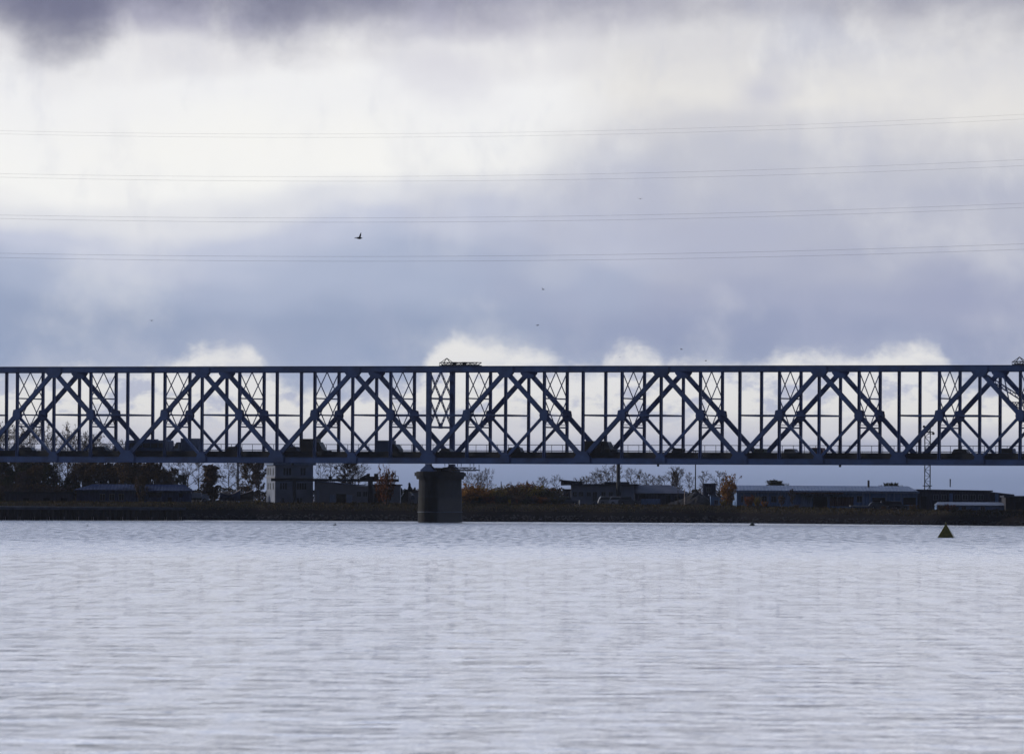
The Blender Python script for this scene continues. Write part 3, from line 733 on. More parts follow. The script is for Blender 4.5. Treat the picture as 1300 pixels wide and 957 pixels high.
plant('brown2', 1006, 622, 1414, 'tall brown tree in front of the warehouse, left of its dark gateway', wide=.7)
plant('dark', 984, 611, 1560, 'dark green treetop peeking over the warehouse roof', wide=1.5)
plant('dark', 990, 612, 1566, 'second smaller green treetop over the warehouse roof', wide=1.2)
for px in (1126,1132,1138):
    plant('dark', px, 614.5, 1560, 'tiny dark treetop over the right end of the warehouse roof', 'tiny treetops over the warehouse', wide=.8)
for i, (px, yt, k) in enumerate(((1012,640,'brown'),(1088,644,'olive'),(1122,642,'brown'),(1136,643,'mauve'),(1148,644,'olive'),(1160,640,'brown'),(1196,640,'brown'),(1206,639,'rust'),(1214,642,'brown'),(1232,645,'olive'),(1250,646,'brown'),(1266,645,'mauve'),(1282,646,'olive'),(1296,646,'brown'))):
    Y = shore(gx(px,1400))+12
    plant(k, px, yt, Y, 'low brown weed bush on the bank in front of the right-hand sheds', 'low bushes on the right bank', wide=1.6)
for i, (px, yt, k) in enumerate(((240,637,'olive'),(262,639,'brown'),(312,636,'olive'),(328,634,'yellow'),(345,637,'olive'),(372,639,'olive'),(398,639,'brown'),(450,636,'olive'),(462,637,'olive'),(474,638,'brown'),(500,640,'olive'),(545,638,'brown'),(720,640,'brown'),(792,641,'olive'),(838,642,'brown'),(868,642,'olive'),(884,643,'brown'),(905,643,'rust'))):
    plant(k, px, yt, shore(gx(px,1420))+11, 'knee-high weed bush on the grassy bank before the workshops', 'weed bushes on the grassy bank', wide=1.8)

plant('brown1', 179, 606, 1428, 'brown tree standing in front of the gap between the two blue sheds', wide=.9)
# far low wood behind everything: reads as one mass
m = MB(); r_ = random.Random(31)
for i in range(30000):
    px = r_.uniform(-60, 1010); Y = r_.uniform(1640, 1720)
    top = 620.5 + 2.2*math.sin(px*.061) + 1.8*math.sin(px*.173+1) + 1.2*math.sin(px*.49) + (2 if px > 560 else 0)
    z = 2.8 + (gz(px, top, 1680)-2.8)*r_.random()**.7; x = gx(px,Y); s = r_.uniform(.25,.6)
    u = Vector((r_.gauss(0,1), r_.gauss(0,1), r_.gauss(0,1))).normalized(); v = u.cross(Vector((r_.gauss(0,1), r_.gauss(0,1), r_.gauss(0,1)))).normalized(); c = Vector((x,Y,z))
    m.add([c-u*s*.5, c+v*s*.4, c+u*s*.5, c-v*s*.4], [(0,1,2,3)], i % 2)
m.build('distant_wood', [M['leaf_mauve'], M['leaf_dark']], label='low dark wood far behind the bank', kind='stuff', cat='wood')

# ------------------------------------------------------------------ buildings
def wins(b, rects, Y, name='window', mt=None, frame=True):
    for x0, x1, y0, y1 in rects:
        X0_, X1_ = gx(x0,Y), gx(x1,Y); z1, z0 = gz((x0+x1)/2,y0,Y), gz((x0+x1)/2,y1,Y)
        m = MB(); m.box(X0_, X1_, Y-.03, Y+.12, z0, z1); o = m.build(name, mt or M['glass'], b)
        if frame:
            m = MB(); f = .07
            m.box(X0_-f,X1_+f,Y-.07,Y-.032,z1,z1+f); m.box(X0_-f,X1_+f,Y-.09,Y-.032,z0-f,z0)
            m.box(X0_-f,X0_,Y-.07,Y-.032,z0,z1); m.box(X1_,X1_+f,Y-.07,Y-.032,z0,z1)
            m.box((X0_+X1_)/2-.03,(X0_+X1_)/2+.03,Y-.07,Y-.032,z0,z1); m.build('frame', M['concrete'], o)
def house(name, cat, label, x0, x1, ytop, Y, depth, wall, roof, yr=None, over=.3, thick=.3, slope=None, skip_roof=False):
    """block with flat or mono-pitch roof; ytop: wall top row at left, slope: row at right"""
    xa, xb = gx(x0,Y), gx(x1,Y); zb = gl((xa+xb)/2)-.3
    za = gz(x0,ytop,Y); zc = gz(x1, slope if slope else ytop+(x1-x0)*TILT, Y)
    b = empty(name, ((xa+xb)/2, Y, zb+.3), label, cat)
    m = MB(); m.prism([(xa,zb),(xb,zb),(xb,zc),(xa,za)], Y, Y+depth); m.build('wall', M[wall], b)
    if not skip_roof:
        m = MB(); m.prism([(xa-over,za+.004),(xb+over,zc+.004),(xb+over,zc+thick),(xa-over,za+thick)], Y-over, Y+depth+over); m.build('roof', M[roof], b)
    return b
# left: sheds in the wood
YS = 1450
b = house('shed','shed','low blue shed with dull sloping roof half hidden in the wood', 98, 176, 620.5, 1430, 6, 'clad_deep', 'roof_metal', slope=620, skip_roof=True)
xa, xb = gx(95,1430), gx(179,1430)
m = MB(); zf = gz(130,621.5,1430); zr = zf+1.0
m.add([(xa,1429,zf),(xb,1429,zf),(xb,1436.5,zr),(xa+3,1436.5,zr),(xa,1429,zf-.2),(xb,1429,zf-.2),(xb,1436.5,zr-.2),(xa+3,1436.5,zr-.2)], [(0,1,2,3),(7,6,5,4),(0,4,5,1),(1,5,6,2),(2,6,7,3),(3,7,4,0)])
m.build('roof', M['roof_blue'], b); wins(b, [(128,134,627,635),(140,146,627,635),(152,158,627,635)], 1430)
b = house('long_shed','shed','long low dark shed behind the quay at the far left', 8, 93, 626, 1428, 8, 'clad_dark', 'roof_dark'); wins(b, [(30,38,632,638),(56,64,632,638),(78,86,632,638)], 1428, 'door', M['black'], False)
b = house('blue_shed','shed','deep blue walled shed with long dark opening at the right end of the wood', 184, 243, 622.5, 1434, 6, 'clad_deep', 'roof_metal', skip_roof=True)
xa, xb = gx(183,1434), gx(240,1434); zf = gz(200,622.5,1434)
m = MB(); m.add([(xa,1433.4,zf),(xb+1,1433.4,zf),(xb-1,1440.4,zf+1.1),(xa,1440.4,zf+1.1),(xa,1433.4,zf-.25),(xb+1,1433.4,zf-.25),(xb-1,1440.4,zf+.85),(xa,1440.4,zf+.85)], [(0,1,2,3),(7,6,5,4),(0,4,5,1),(1,5,6,2),(2,6,7,3),(3,7,4,0)]); m.build('roof', M['roof_blue'], b)
wins(b, [(190,206,625,631),(214,219,631,640),(228,233,626,631)], 1434, 'door', M['black'], False)
# two-storey building with a lit end wall
YB = 1446
X1_, X2_ = gx(350,YB), gx(398,YB); zb = 2.7; zt = gz(374,590.5,YB)
b = empty('office_building', ((X1_+X2_)/2, YB, 3), 'two-storey grey building with flat roof and sunlit left end wall', 'building')
# footprint turned so that the left end wall shows
ang = R(12); lx = Vector((math.cos(ang), math.sin(ang), 0)); ly = Vector((-math.sin(ang), math.cos(ang), 0))
def O(u, v, z): p = Vector((X1_, YB, 0)) + lx*u + ly*v; return (p.x, p.y, z)
fw = (X2_-X1_)/math.cos(ang); dp = 8.6
m = MB(); vs = [O(0,0,zb),O(fw,0,zb),O(fw,dp,zb),O(0,dp,zb),O(0,0,zt),O(fw,0,zt),O(fw,dp,zt),O(0,dp,zt)]
m.add(vs, [(0,3,2,1),(4,5,6,7),(0,1,5,4),(1,2,6,5),(2,3,7,6),(3,0,4,7)]); m.build('wall', M['plaster'], b)
m = MB(); e = .4; vs = [O(-e,-e,zt+.004),O(fw+e,-e,zt+.004),O(fw+e,dp+e,zt+.004),O(-e,dp+e,zt+.004),O(-e,-e,zt+.4),O(fw+e,-e,zt+.4),O(fw+e,dp+e,zt+.4),O(-e,dp+e,zt+.4)]
m.add(vs, [(0,3,2,1),(4,5,6,7),(0,1,5,4),(1,2,6,5),(2,3,7,6),(3,0,4,7)]); m.build('roof', M['roof_metal'], b)
def owin(u0, u1, z0, z1, v=-.03, end=False):
    m = MB()
    if end: pts = [O(-.04,u0,z0),O(.1,u0,z0),O(.1,u1,z0),O(-.04,u1,z0)]
    else: pts = [O(u0,v,z0),O(u1,v,z0),O(u1,.1,z0),O(u0,.1,z0)]
    vs = pts + [(x,y,z1) for x,y,z in pts]
    m.add(vs, [(0,3,2,1),(4,5,6,7),(0,1,5,4),(1,2,6,5),(2,3,7,6),(3,0,4,7)]); return m.build('window', M['glass'], b)
zz = [gz(370,y,YB) for y in (594,603,613,621,632,640)]
for u0 in (.85,1.3,1.75,3.9,4.35,4.8,5.25):
    owin(u0+.05,u0+.4,zz[3],zz[2]); 
for u0 in (1.5,2.0,2.5,4.6,5.1): owin(u0,u0+.38,zz[1],zz[0])
for u0 in (1.2,3.9,4.5): owin(u0,u0+.45,zz[5],zz[4])
for v0 in (1.2, 4.2, 6.4):
    owin(v0,v0+1.1,zz[3],zz[2],end=True); owin(v0,v0+1.1,zz[1],zz[0],end=True)
m = MB(); z = gz(370,606,YB); vs = [O(-.1,-.1,z-.1),O(fw+.1,-.1,z-.1),O(fw+.1,dp,z-.1),O(-.1,dp,z-.1),O(-.1,-.1,z+.12),O(fw+.1,-.1,z+.12),O(fw+.1,dp,z+.12),O(-.1,dp,z+.12)]
m.add(vs, [(0,3,2,1),(4,5,6,7),(0,1,5,4),(1,2,6,5),(2,3,7,6),(3,0,4,7)]); m.build('string_course', M['concrete'], b)
# workshop right of it
b = house('workshop','workshop','low grey workshop with sloping pale roof edge and open dark doorway', 400, 472, 611, 1444, 12, 'grey_brick', 'roof_metal', slope=618, thick=.22)
wins(b, [(428,440,627,640.5)], 1444, 'doorway', M['black'], False); wins(b, [(419.5,427,628,640)], 1444, 'open_door_leaf', M['clad_light'], False); wins(b, [(441,448,628,640)], 1444, 'open_door_leaf', M['clad_light'], False)
wins(b, [(403,406,622,640)], 1444, 'drain_pipe', M['plaster'], False); wins(b, [(454,459,624,630),(462,467,624,630)], 1444); 
b = house('annex','shed','plain grey shed joined below the crane girder end', 473.5, 509, 616, 1446, 8, 'grey_brick', 'roof_dark', thick=.2); wins(b, [(476,480,626,638)], 1446, 'door', M['black'], False)
b = house('hut','hut','small grey hut immediately left of the stone pier', 519, 532, 624, 1436, 5, 'concrete', 'roof_dark', thick=.2); wins(b, [(523,527,629,634)], 1436)
# crane girder
YG = 1434
g = empty('crane_girder', (gx(425,YG), YG, 3), 'long dark gantry crane girder on two legs crossing the two-storey building', 'crane')
m = MB(); z0, z1 = gz(425,611,YG), gz(425,607.6,YG)
for dy in (-1.1, 1.1): m.box(gx(345,YG), gx(507,YG), YG+dy-.15, YG+dy+.15, z0, z1)
for i in range(13): x = gx(346+13.2*i,YG); m.box(x-.1,x+.1,YG-.95,YG+.95,z0+.1,z0+.4)
m.build('girder', M['steel_dark'], g)
for px, ww in ((374.5,.26),(471,.42)):
    x = gx(px,YG); m = MB()
    for dy in (-1.1,1.1): m.bar((x, YG+dy*1.5, 2.9), (x, YG+dy, z0-.003), ww*2, .3, up=(0,1,0))
    m.box(x-ww,x+ww,YG-1.6,YG+1.6,3.0,3.3); m.build('leg', M['steel_dark'], g)
m = MB(); x = gx(473.5,YG); m.box(x-1.1,x+1.1,YG-.8,YG+.8,z1+.004,z1+.45); m.box(x-1.0,x-.45,YG-.6,YG+.6,z1+.45,z1+.95); m.box(x+.3,x+1.0,YG-.6,YG+.6,z1+.45,z1+.95); m.build('trolley', M['steel_dark'], g)
m = MB(); x = gx(420,YG); m.box(x-.3,x+.3,YG-.5,YG+.5,z1+.004,z1+.45); m.tube((x,YG,z1+.45),(x,YG,z1+.8),.14,.1,8); m.build('end_motor', M['steel_dark'], g)
m = MB(); x = gx(463,YG); m.box(x-.7,x+.5,YG-.5,YG+.5,z1+.004,z1+.35); m.bar((x-.3,YG,z1+.3),(x+.9,YG,z1+.8),.3,.3); m.build('winch', M['steel_dark'], g)
m = MB(); x = gx(503,YG); m.bar((x,YG,z1),(x,YG,z1+.75),.09,.09,up=(1,0,0)); m.bar((x,YG,z1+.65),(x+.35,YG,z1+.5),.07,.07); m.bar((x+.5,YG,z1),(x+.5,YG,z1+.5),.07,.07,up=(1,0,0)); m.bar((x+.5,YG,z1+.45),(x-1.6,YG,z1+.45),.05,.05); m.build('end_rail', M['steel_dark'], g)
# dark post by the hut
m = MB(); x = gx(517,1433); m.box(x-.32,x+.32,1433,1433.6,2.7,gz(517,621,1433)); o = m.build('post', M['timber'], label='thick dark post beside the small hut left of the pier', cat='post')
# beached boat
def boat_pts(L, H, Bm, n=12):
    rows = []
    for i in range(n+1):
        u = i/n; x = (u-.5)*L; w = Bm/2*math.sin(math.pi*min(1,(u*.86+.14)))**.6 if u < 1 else 0.02
        sh = H*(.72 + .75*abs(u-.42)**1.7*2.0); rows.append((x, max(.02,w), sh, H*.1+H*.5*max(0,u-.8)*2))
    return rows
def boat(px, y_g, L, Y, label, paint):
    x = gx(px,Y); z = gl(x)+.4; g = empty('boat', (x,Y,z), label, 'boat', 'boats laid up on the bank', local=True, rz=R(6)); m = MB()
    rows = boat_pts(L, 1.5, 2.2); vs = []
    for X_, w, sh, k in rows: vs += [(X_,-w,sh),(X_,-w*.7,sh*.45),(X_,0,k-.1),(X_,w*.7,sh*.45),(X_,w,sh)]
    fs = [(i*5+j, i*5+j+1, (i+1)*5+j+1, (i+1)*5+j) for i in range(len(rows)-1) for j in range(4)]; fs.append((0,1,2,3,4)); m.add(vs, fs)
    fs2 = [(i*5, (i+1)*5, (i+1)*5+4, i*5+4) for i in range(len(rows)-1)]; m.add([(a,b_,c-.18) for a,b_,c in vs], fs2)
    m.build('hull', M[paint], g)
    for s in (-1,1):
        m = MB()
        for (a, w, sh, _), (a2, w2, sh2, _) in zip(rows, rows[1:]): m.bar((a,s*w,sh+.03),(a2,s*w2,sh2+.03),.14,.12)
        m.build('gunwale', M['timber_pale'], g)
    m = MB()
    for dx in (-L*.25, L*.25): m.box(dx-.15,dx+.15,-1,1,-.42,.12)
    m.build('cradle', M['timber'], g)
boat(303, 627, 5.6, 1452, 'dark wooden boat with pale upswept gunwale laid up on the bank', 'timber')
boat(293, 634, 3.6, 1436, 'smaller dark dinghy on the bank in front of the upswept boat', 'clad_deep')
# white bus on shore
def on_shore(g, px, Y, rz=0):
    X = gx(px,Y); g.location = (X, Y, gl(X)); g.rotation_euler = (0,0,rz)
on_shore(box_truck('car_white','car_white','white minibus parked behind the quay end left of the beached boats', L=5.0, H=1.75, cab=1.2, cabh=1.6, name='minibus', cat='minibus'), 248, 1440)
# right: flat roofed workshop with chimney
YD = 1456
b = house('flat_roofed_workshop','workshop','flat-roofed grey workshop with a tall chimney and row of dark windows', 726, 806, 615.8, YD, 12, 'plaster', 'roof_dark', thick=.28, over=.8)
wins(b, [(724+4,729+4,624.5,629.5),(736,741,624.5,629.5),(746,751,624.5,629.5)], YD)
wins(b, [(753.5,758.5,624.5,636),(764.5,769.5,624.5,636),(774,778.5,624.5,632),(784.5,789,624.5,636)], YD, 'door', M['glass'])
m = MB(); za = gz(712,610.5,YD+2); zc = gz(740,612.5,YD+2); x0,x1 = gx(713,YD+2), gx(740,YD+2)
m.prism([(x0,gz(713,616,YD)),(x1,gz(740,615.4,YD)),(x1,zc),(x0,za)], YD+2, YD+9); m.build('upper_room', M['clad_dark'], b)
m = MB(); m.prism([(x0-.3,za+.004),(x1+.4,zc-.1),(x1+.4,zc+.15),(x0-.3,za+.25)], YD+1.6, YD+9.4); m.build('upper_roof', M['roof_dark'], b)
x0,x1 = gx(768,YD+5), gx(800,YD+5); m = MB(); m.box(x0,x1,YD+5,YD+9,gz(784,615,YD),gz(784,611.5,YD+5)); m.build('roof_monitor', M['roof_dark'], b)
m = MB(); x = gx(785.3,YD+1.5); zt = gz(785,583,YD+1.5); m.lathe([(.36,0),(.33,zt-3.4),(.42,zt-3.4),(.42,zt-3.0)], (x,YD-1.2,3), 16); m.build('chimney', M['steel_dark'], b)
b = house('porch_shed','shed','dark lean-to shed against the left end of the flat-roofed workshop', 716, 725.4, 622, YD+.5, 8, 'clad_dark', 'roof_dark', thick=.2, over=.1); wins(b,[(718.5,722.5,627,638)],YD+.5,'door',M['black'],False)
# shipping containers
def container(px0, px1, ytop, Y, paint, label, D=2.5):
    x0, x1 = gx(px0,Y), gx(px1,Y); zb = gl((x0+x1)/2); zt = gz((px0+px1)/2,ytop,Y)
    g = empty('container', ((x0+x1)/2,Y,zb), label, 'container'); m = MB(); m.box(x0+.1,x1-.1,Y+.03,Y+D,zb+.1,zt-.08); m.build('body', M[paint], g)
    m = MB()
    for x in (x0,x1-.12): m.box(x,x+.12,Y,Y+.12,zb,zt)
    m.box(x0+.12,x1-.12,Y,Y+.12,zt-.14,zt); m.box(x0+.12,x1-.12,Y,Y+.12,zb,zb+.16); m.build('frame', M[paint], g)
    return g, x0, x1, zt
container(695,716,631.5,1437,'clad_deep','deep blue container at the left foot of the flat-roofed workshop')
container(815,839,633,1440,'clad_blue','blue-grey container in front of the big dark roofed barn')
# barn with big dark roof
YH = 1462; b = house('barn','barn','wide barn with a big dark slate-blue roof sloping down to the right', 807, 872, 625, YH, 12, 'clad_dark', 'roof_dark', skip_roof=True)
z0 = gz(840,626,YH); z1 = gz(830,615.5,YH+5); m = MB()
m.add([(gx(805,YH),YH-.5,z0),(gx(876,YH),YH-.5,z0),(gx(852,YH),YH+6,z1),(gx(805,YH),YH+6,z1),(gx(805,YH),YH+12.5,z0),(gx(876,YH),YH+12.5,z0)], [(0,1,2,3),(3,2,5,4),(1,5,2),(0,3,4)]); m.build('roof', mat('slate_blue_roof',(.055,.06,.10),.8,0,.6,.3), b)
wins(b, [(812,820,628,633),(846,852,629,640),(858,864,630,636)], YH, 'door', M['black'], False)
# parked cars by the workshop
GP = 'cars parked before the flat-roofed workshop'
for px, p, l in ((774,'car_silver','pale silver car parked under the chimney of the flat-roofed workshop'),(787,'car_white','white car parked in the middle of the row below the chimney'),(799,'car_grey','grey car parked at the right end of the row below the chimney'),(722,'car_grey','grey car parked left of the white marker post')):
    g = car(p, l, L=4.0, hatch=True, grp=GP); on_shore(g, px, 1442, R(4))
def post(px, ytop, Y, r, label, mt, name='post', cat='post', ball=False):
    x = gx(px,Y); z0 = gl(x)-.2; z1 = gz(px,ytop,Y); m = MB(); m.tube((x,Y,z0),(x,Y,z1),r,r*.7,8)
    if ball: m.tube((x,Y,z1),(x,Y,z1+.06),r*1.3,r*.6,8)
    return m.build(name, M[mt], label=label, cat=cat)
post(736.5,634.5,1430,.12,'short white marker post in front of the flat-roofed workshop','white_paint')
post(637,611,1460,.09,'lone thin pole rising from the thicket right of the pier','timber','pole','pole')
post(870,620,1446,.10,'pale wooden pole left of the dark earth heap','timber_pale','pole','pole')
post(861.5,622,1444,.08,'thin grey pole left of the pale wooden one','timber','pole','pole')
# tall pole (floodlight mast) behind
x = gx(883.6,1500); zt = gz(883.6,572,1500); g = empty('tall_pole', (x,1500,3), 'tall thin steel pole rising behind the bridge above the earth heap', 'pole')
m = MB(); m.tube((x,1500,2.8),(x,1500,zt),.14,.08,8); m.build('shaft', M['steel_dark'], g); m = MB(); m.bar((x-.6,1500,zt+.02),(x+.6,1500,zt+.02),.12,.12); m.build('crossarm', M['steel_dark'], g)
x = gx(302.5,1520); zt = gz(302,575,1520); post(302.5,580,1520,.3,'blue-grey round mast rising behind the beached boat','clad_light','mast','mast')
b = house('block_house','building','dark square block house behind the earth heap beside the orange tree', 893.5, 909.5, 614.5, 1474, 6, 'clad_dark', 'roof_dark', thick=.15, over=.1); wins(b,[(898,902,619,624)],1474)
b = house('hut','hut','small pale-roofed hut left of the round orange tree', 903, 919, 629, 1446, 5, 'clad_blue', 'roof_metal', slope=634, thick=.2); wins(b,[(908,912,635,640)],1446)
# earth heap
m = MB(); n = 26; rr = random.Random(4); xc = gx(882,1452)
for i in range(n+1):
    for j in range(n+1):
        u, v = i/n*2-1, j/n*2-1; r2 = min(1, math.hypot(u,v)); z = 2.9 + 2.0*(1-r2**1.6)*(1+.25*math.sin(u*5+1)) + rr.uniform(-.12,.12)*(r2 < 1) - (.6 if r2 >= 1 else 0)
        m.v.append((xc+u*5.4, 1452+v*5.4, z))
for i in range(n):
    for j in range(n): a = i*(n+1)+j; m.f.append((a, a+n+1, a+n+2, a+1)); m.m.append(0)
m.build('earth_heap', M['earth'], label='dark rounded heap of earth below the thin tall pole', cat='heap')

# long warehouse
YW = 1438
xa, xb = gx(936,YW), gx(1165.5,YW); b = empty('warehouse', ((xa+xb)/2, YW, gl(60)), 'very long blue-grey warehouse with pale ribbed roof on the right bank', 'warehouse')
zw = gz(1050,623.5,YW); m = MB(); m.box(xa,xb,YW,YW+26,2.0,zw); m.build('wall', M['clad_blue'], b)
zr = gz(1050,616.5,YW+13); m = MB()
m.add([(xa-.3,YW-.6,zw+.004),(xb+.3,YW-.6,zw+.004),(xb-1.2,YW+10,zr),(xa-.3,YW+10,zr),(xb-1.2,YW+16,zr),(xa-.3,YW+16,zr),(xb+.3,YW+26.6,zw+.004),(xa-.3,YW+26.6,zw+.004)], [(0,1,2,3),(3,2,4,5),(5,4,6,7),(1,6,4,2),(0,3,5,7),(0,7,6,1)])
m.build('roof', M['roof_metal'], b)
m = MB(); m.box(xa-.3,xb+.35,YW-.75,YW-.6,zw-.3,zw+.1); m.build('eaves', M['clad_light'], b)
wins(b, [(1033,1051,629,650)], YW, 'gateway', M['black'], False)
wins(b, [(1054,1084.5,630.5,642.5)], YW, 'rusty_panel', M['rust_panel'], False)
wins(b, [(1108,1124.5,631.5,641),(1147.5,1163.5,631.5,640.5)], YW, 'window_opening', M['black'], False)
wins(b, [(1146,1165,641.5,648)], YW, 'pale_panel', M['clad_light'], False); wins(b, [(1017,1032,628,648)], YW, 'pale_panel', M['clad_light'], False)
wins(b, [(942,948,630,637),(955,961,630,637),(968,974,630,637),(980,986,630,637),(1089,1095,630,637)], YW)
for px in (945,960,976,992,1008,1096,1105,1126,1136,1145):
    m = MB(); x = gx(px,YW); m.box(x-.12,x+.12,YW-.2,YW-.003,2.2,zw-.32); m.build('pilaster', M['clad_light'], b)
m = MB(); m.box(gx(1010,YW),gx(1071,YW),YW-2.2,YW-.1,gz(1040,627,YW),gz(1040,624.6,YW)); m.build('canopy', M['rust_panel'], b)
m = MB(); m.box(gx(1024,YW),gx(1050,YW),YW-1.8,YW-.1,gz(1035,630.5,YW),gz(1035,627.2,YW)); m.build('canopy', M['clad_dark'], b)
m = MB(); x = gx(1103.3,YW+8); m.tube((x,YW+8,zr-1),(x,YW+8,gz(1103,609.5,YW+8)),.22,.18,10); m.build('chimney', M['steel_dark'], b)
g, x0, x1, zt = container(1081,1103.5,642.5,1404,'clad_deep','dark blue container with white roof edge before the warehouse')
m = MB(); m.box(x0-.1,x1+.1,1403.9,1406.6,zt+.003,zt+.14); m.build('roof_edge', M['white_paint'], g)
g = car('car_grey','grey car parked on the right bank beside the dark blue container', L=3.4, tall=1.3, hatch=True); on_shore(g, 1116, 1406, 0)
for i,(px,p,l) in enumerate(((1130,'car_black','black car parked under the warehouse between its two openings'),(1142,'car_grey','grey car parked under the right opening of the warehouse'))):
    g = car(p, l, L=3.9, hatch=True); on_shore(g, px, 1418, 0)
# low dark hall behind
b = house('dark_hall','hall','long low dark grey hall with sagging right roof end', 1167, 1259, 622.5, 1452, 20, 'clad_dark', 'roof_dark', slope=624, thick=.22)
m = MB(); x0,x1,x2 = gx(1259.3,1452),gx(1289,1452),0; m.prism([(x0,2),(x1,2),(x1,gz(1289,627.5,1452)),(x0,gz(1259,624.2,1452))],1453,1470); m.build('wing', M['clad_dark'], b)
wins(b, [(1186,1192,628,634),(1196,1202,628,634),(1213,1219,628,634),(1223,1229,628,634),(1233,1239,628,634),(1243,1249,628,634)], 1452); wins(b, [(1170,1177,630,646)], 1452, 'door', M['black'], False)
m = MB(); x = gx(1207,1455); m.tube((x,1455,8),(x,1455,gz(1207,618,1455)),.12,.1,8); m.build('vent_pipe', M['steel_dark'], b)
for px in (1208,1266):
    m = MB(); x = gx(px,1452); m.box(x-.3,x+.3,1451.9-.3,1451.9,2.2,gz(px,626,1452)); m.build('pilaster', M['clad_blue'], b)
# pale low shed
YL = 1420; b = house('low_shed','shed','long low blue shed with a pale roof in front of the dark hall', 1190, 1277, 641.2, YL, 7, 'clad_blue', 'roof_metal', skip_roof=True)
x0,x1 = gx(1189,YL),gx(1278,YL); zf = gz(1233,641.2,YL); zr = gz(1233,637.2,YL+5)
m = MB(); m.add([(x0,YL-.4,zf),(x1,YL-.4,zf),(x1-.5,YL+4,zr),(x0+.5,YL+4,zr),(x0,YL+7.4,zf),(x1,YL+7.4,zf)],[(0,1,2,3),(3,2,5,4),(1,5,2),(0,3,4),(0,4,5,1)]); m.build('roof', mat('white_asbestos_roof',(.17,.20,.27),.8,0,.4,.2), b)
wins(b, [(1200,1205,643.5,647),(1222,1227,643.5,647),(1246,1251,643.5,647)], YL)
b = house('dark_shed','shed','tall black shed at the right edge of the bank', 1277.5, 1330, 631, 1416, 12, 'quay', 'roof_dark', thick=.25); wins(b,[(1290,1298,637,649)],1416,'door',M['black'],False)

# lattice tower behind the bridge
YT = 1640; xt = gx(1178,YT); zt0 = gl(60); zt1 = gz(1178,541,YT)
g = empty('lattice_tower', (xt,YT,zt0), 'pale lattice mast with small arms rising behind the bridge at right', 'tower'); hw = .55
m = MB()
for sx in (-1,1):
    for sy in (-1,1): m.bar((xt+sx*hw,YT+sy*hw,zt0-.3),(xt+sx*hw,YT+sy*hw,zt1),.16,.16,up=(1,0,0))
k = int((zt1-zt0)/1.1); h_ = (zt1-zt0)/k
for i in range(k):
    z = zt0+i*h_
    for sy in (-1,1): m.bar((xt-hw*(1 if i%2 else -1),YT+sy*hw,z),(xt+hw*(1 if i%2 else -1),YT+sy*hw,z+h_),.1,.1)
    for sx in (-1,1): m.bar((xt+sx*hw,YT-hw*(1 if i%2 else -1),z),(xt+sx*hw,YT+hw*(1 if i%2 else -1),z+h_),.1,.1)
    for sy in (-1,1): m.bar((xt-hw,YT+sy*hw,z),(xt+hw,YT+sy*hw,z),.08,.08)
m.build('lattice_shaft', M['tower'], g)
m = MB(); m.box(xt-.9,xt+.9,YT-.9,YT+.9,gz(1178,617,YT),gz(1178,616,YT)); m.box(xt-1.2,xt+1.2,YT-1.0,YT+1.0,zt1-1.3,zt1-1.1); m.build('platform', M['steel_dark'], g)
for dx, dz in ((-.8,-.2),(.9,.1),(1.1,-1.6)):
    m = MB(); m.tube((xt+dx*1.0,YT-.8,zt1+dz),(xt+dx*1.0,YT-1.3,zt1+dz+.1),.12,.28,10); m.bar((xt,YT-.6,zt1+dz),(xt+dx,YT-.8,zt1+dz),.09,.09); m.build('floodlight', M['steel_dark'], g)

# ------------------------------------------------------------------ overhead wires (three-point parabolas)
W_ = [((166,168,145),1150),((170,172.7,151),1162),((220.5,222.5,202.5),1150),((225,229,210.3),1162),((273,275.3,258),1150),((277.5,281,263.5),1162),((321.5,324.7,309.5),1150),((327,331,316.5),1162)]
names = ['topmost','second from top','third from top','fourth from top','fourth from bottom','third from bottom','second from bottom','lowest']
for i, ((a, b_, c), Y) in enumerate(W_):
    A = (a + c - 2*b_)/(2*650*650); Bq = (c - a)/1300
    if A > 0: A = -1.5e-5
    m = MB(); pts = []
    for px in range(-1000, 2301, 50): pts.append(Vector((gx(px,Y), Y, HC + (HZ - (b_ + Bq*(px-650) + A*(px-650)**2))/F*Y + (px-650)*TILT/F*Y)))
    for p_, q_ in zip(pts, pts[1:]): m.tube(p_, q_, (.008,.009,.0105,.012)[i//2], (.008,.009,.0105,.012)[i//2], 4, 0, False)
    o = m.build('power_line', M['wire'])
    tag(o, f'thin grey overhead power line high above the river, {names[i]} of eight', 'power line', 'power lines crossing the sky')

# ------------------------------------------------------------------ buoys
def buoy(px, y, w, h, label, mt, top):
    Y = F*HC/(y-hz(px)); x = gx(px,Y); g = empty('buoy', (x,Y,0), label, 'buoy', 'channel buoys on the water', local=True)
    m = MB(); r = w/2; m.lathe([(r*.8,-.35),(r*1.0,-.1),(r*1.0,.04),(r*.1,h),(r*.04,h+.02)], n=4 if top else 16); m.build('cone', M[mt], g, bevel=.02)
    g.rotation_euler = (R(1.5), R(-2), R(38))
    m = MB(); m.tube((0,0,h-.05),(0,0,h+.1),.04,.03,8)
    m.build('mast', M['steel_dark'], g)
    m = MB(); m.lathe([(.03,h+.08),(.08,h+.1),(.08,h+.2),(.03,h+.23)], n=10); m.build('lantern', M[mt], g)
    m = MB(); m.lathe([(r*1.02,-.3),(r*1.1,-.14),(r*1.1,.0),(r*1.02,.03)], n=4 if top else 16); m.build('float_collar', M['buoy_dark'], g)
buoy(1202, 682.3, 2.42, 1.36, 'large faded yellow pyramid buoy floating at the right', 'yellow', 1)
buoy(956, 667.2, .95, .62, 'small dark cone buoy floating near the far bank', 'buoy_dark', 0)

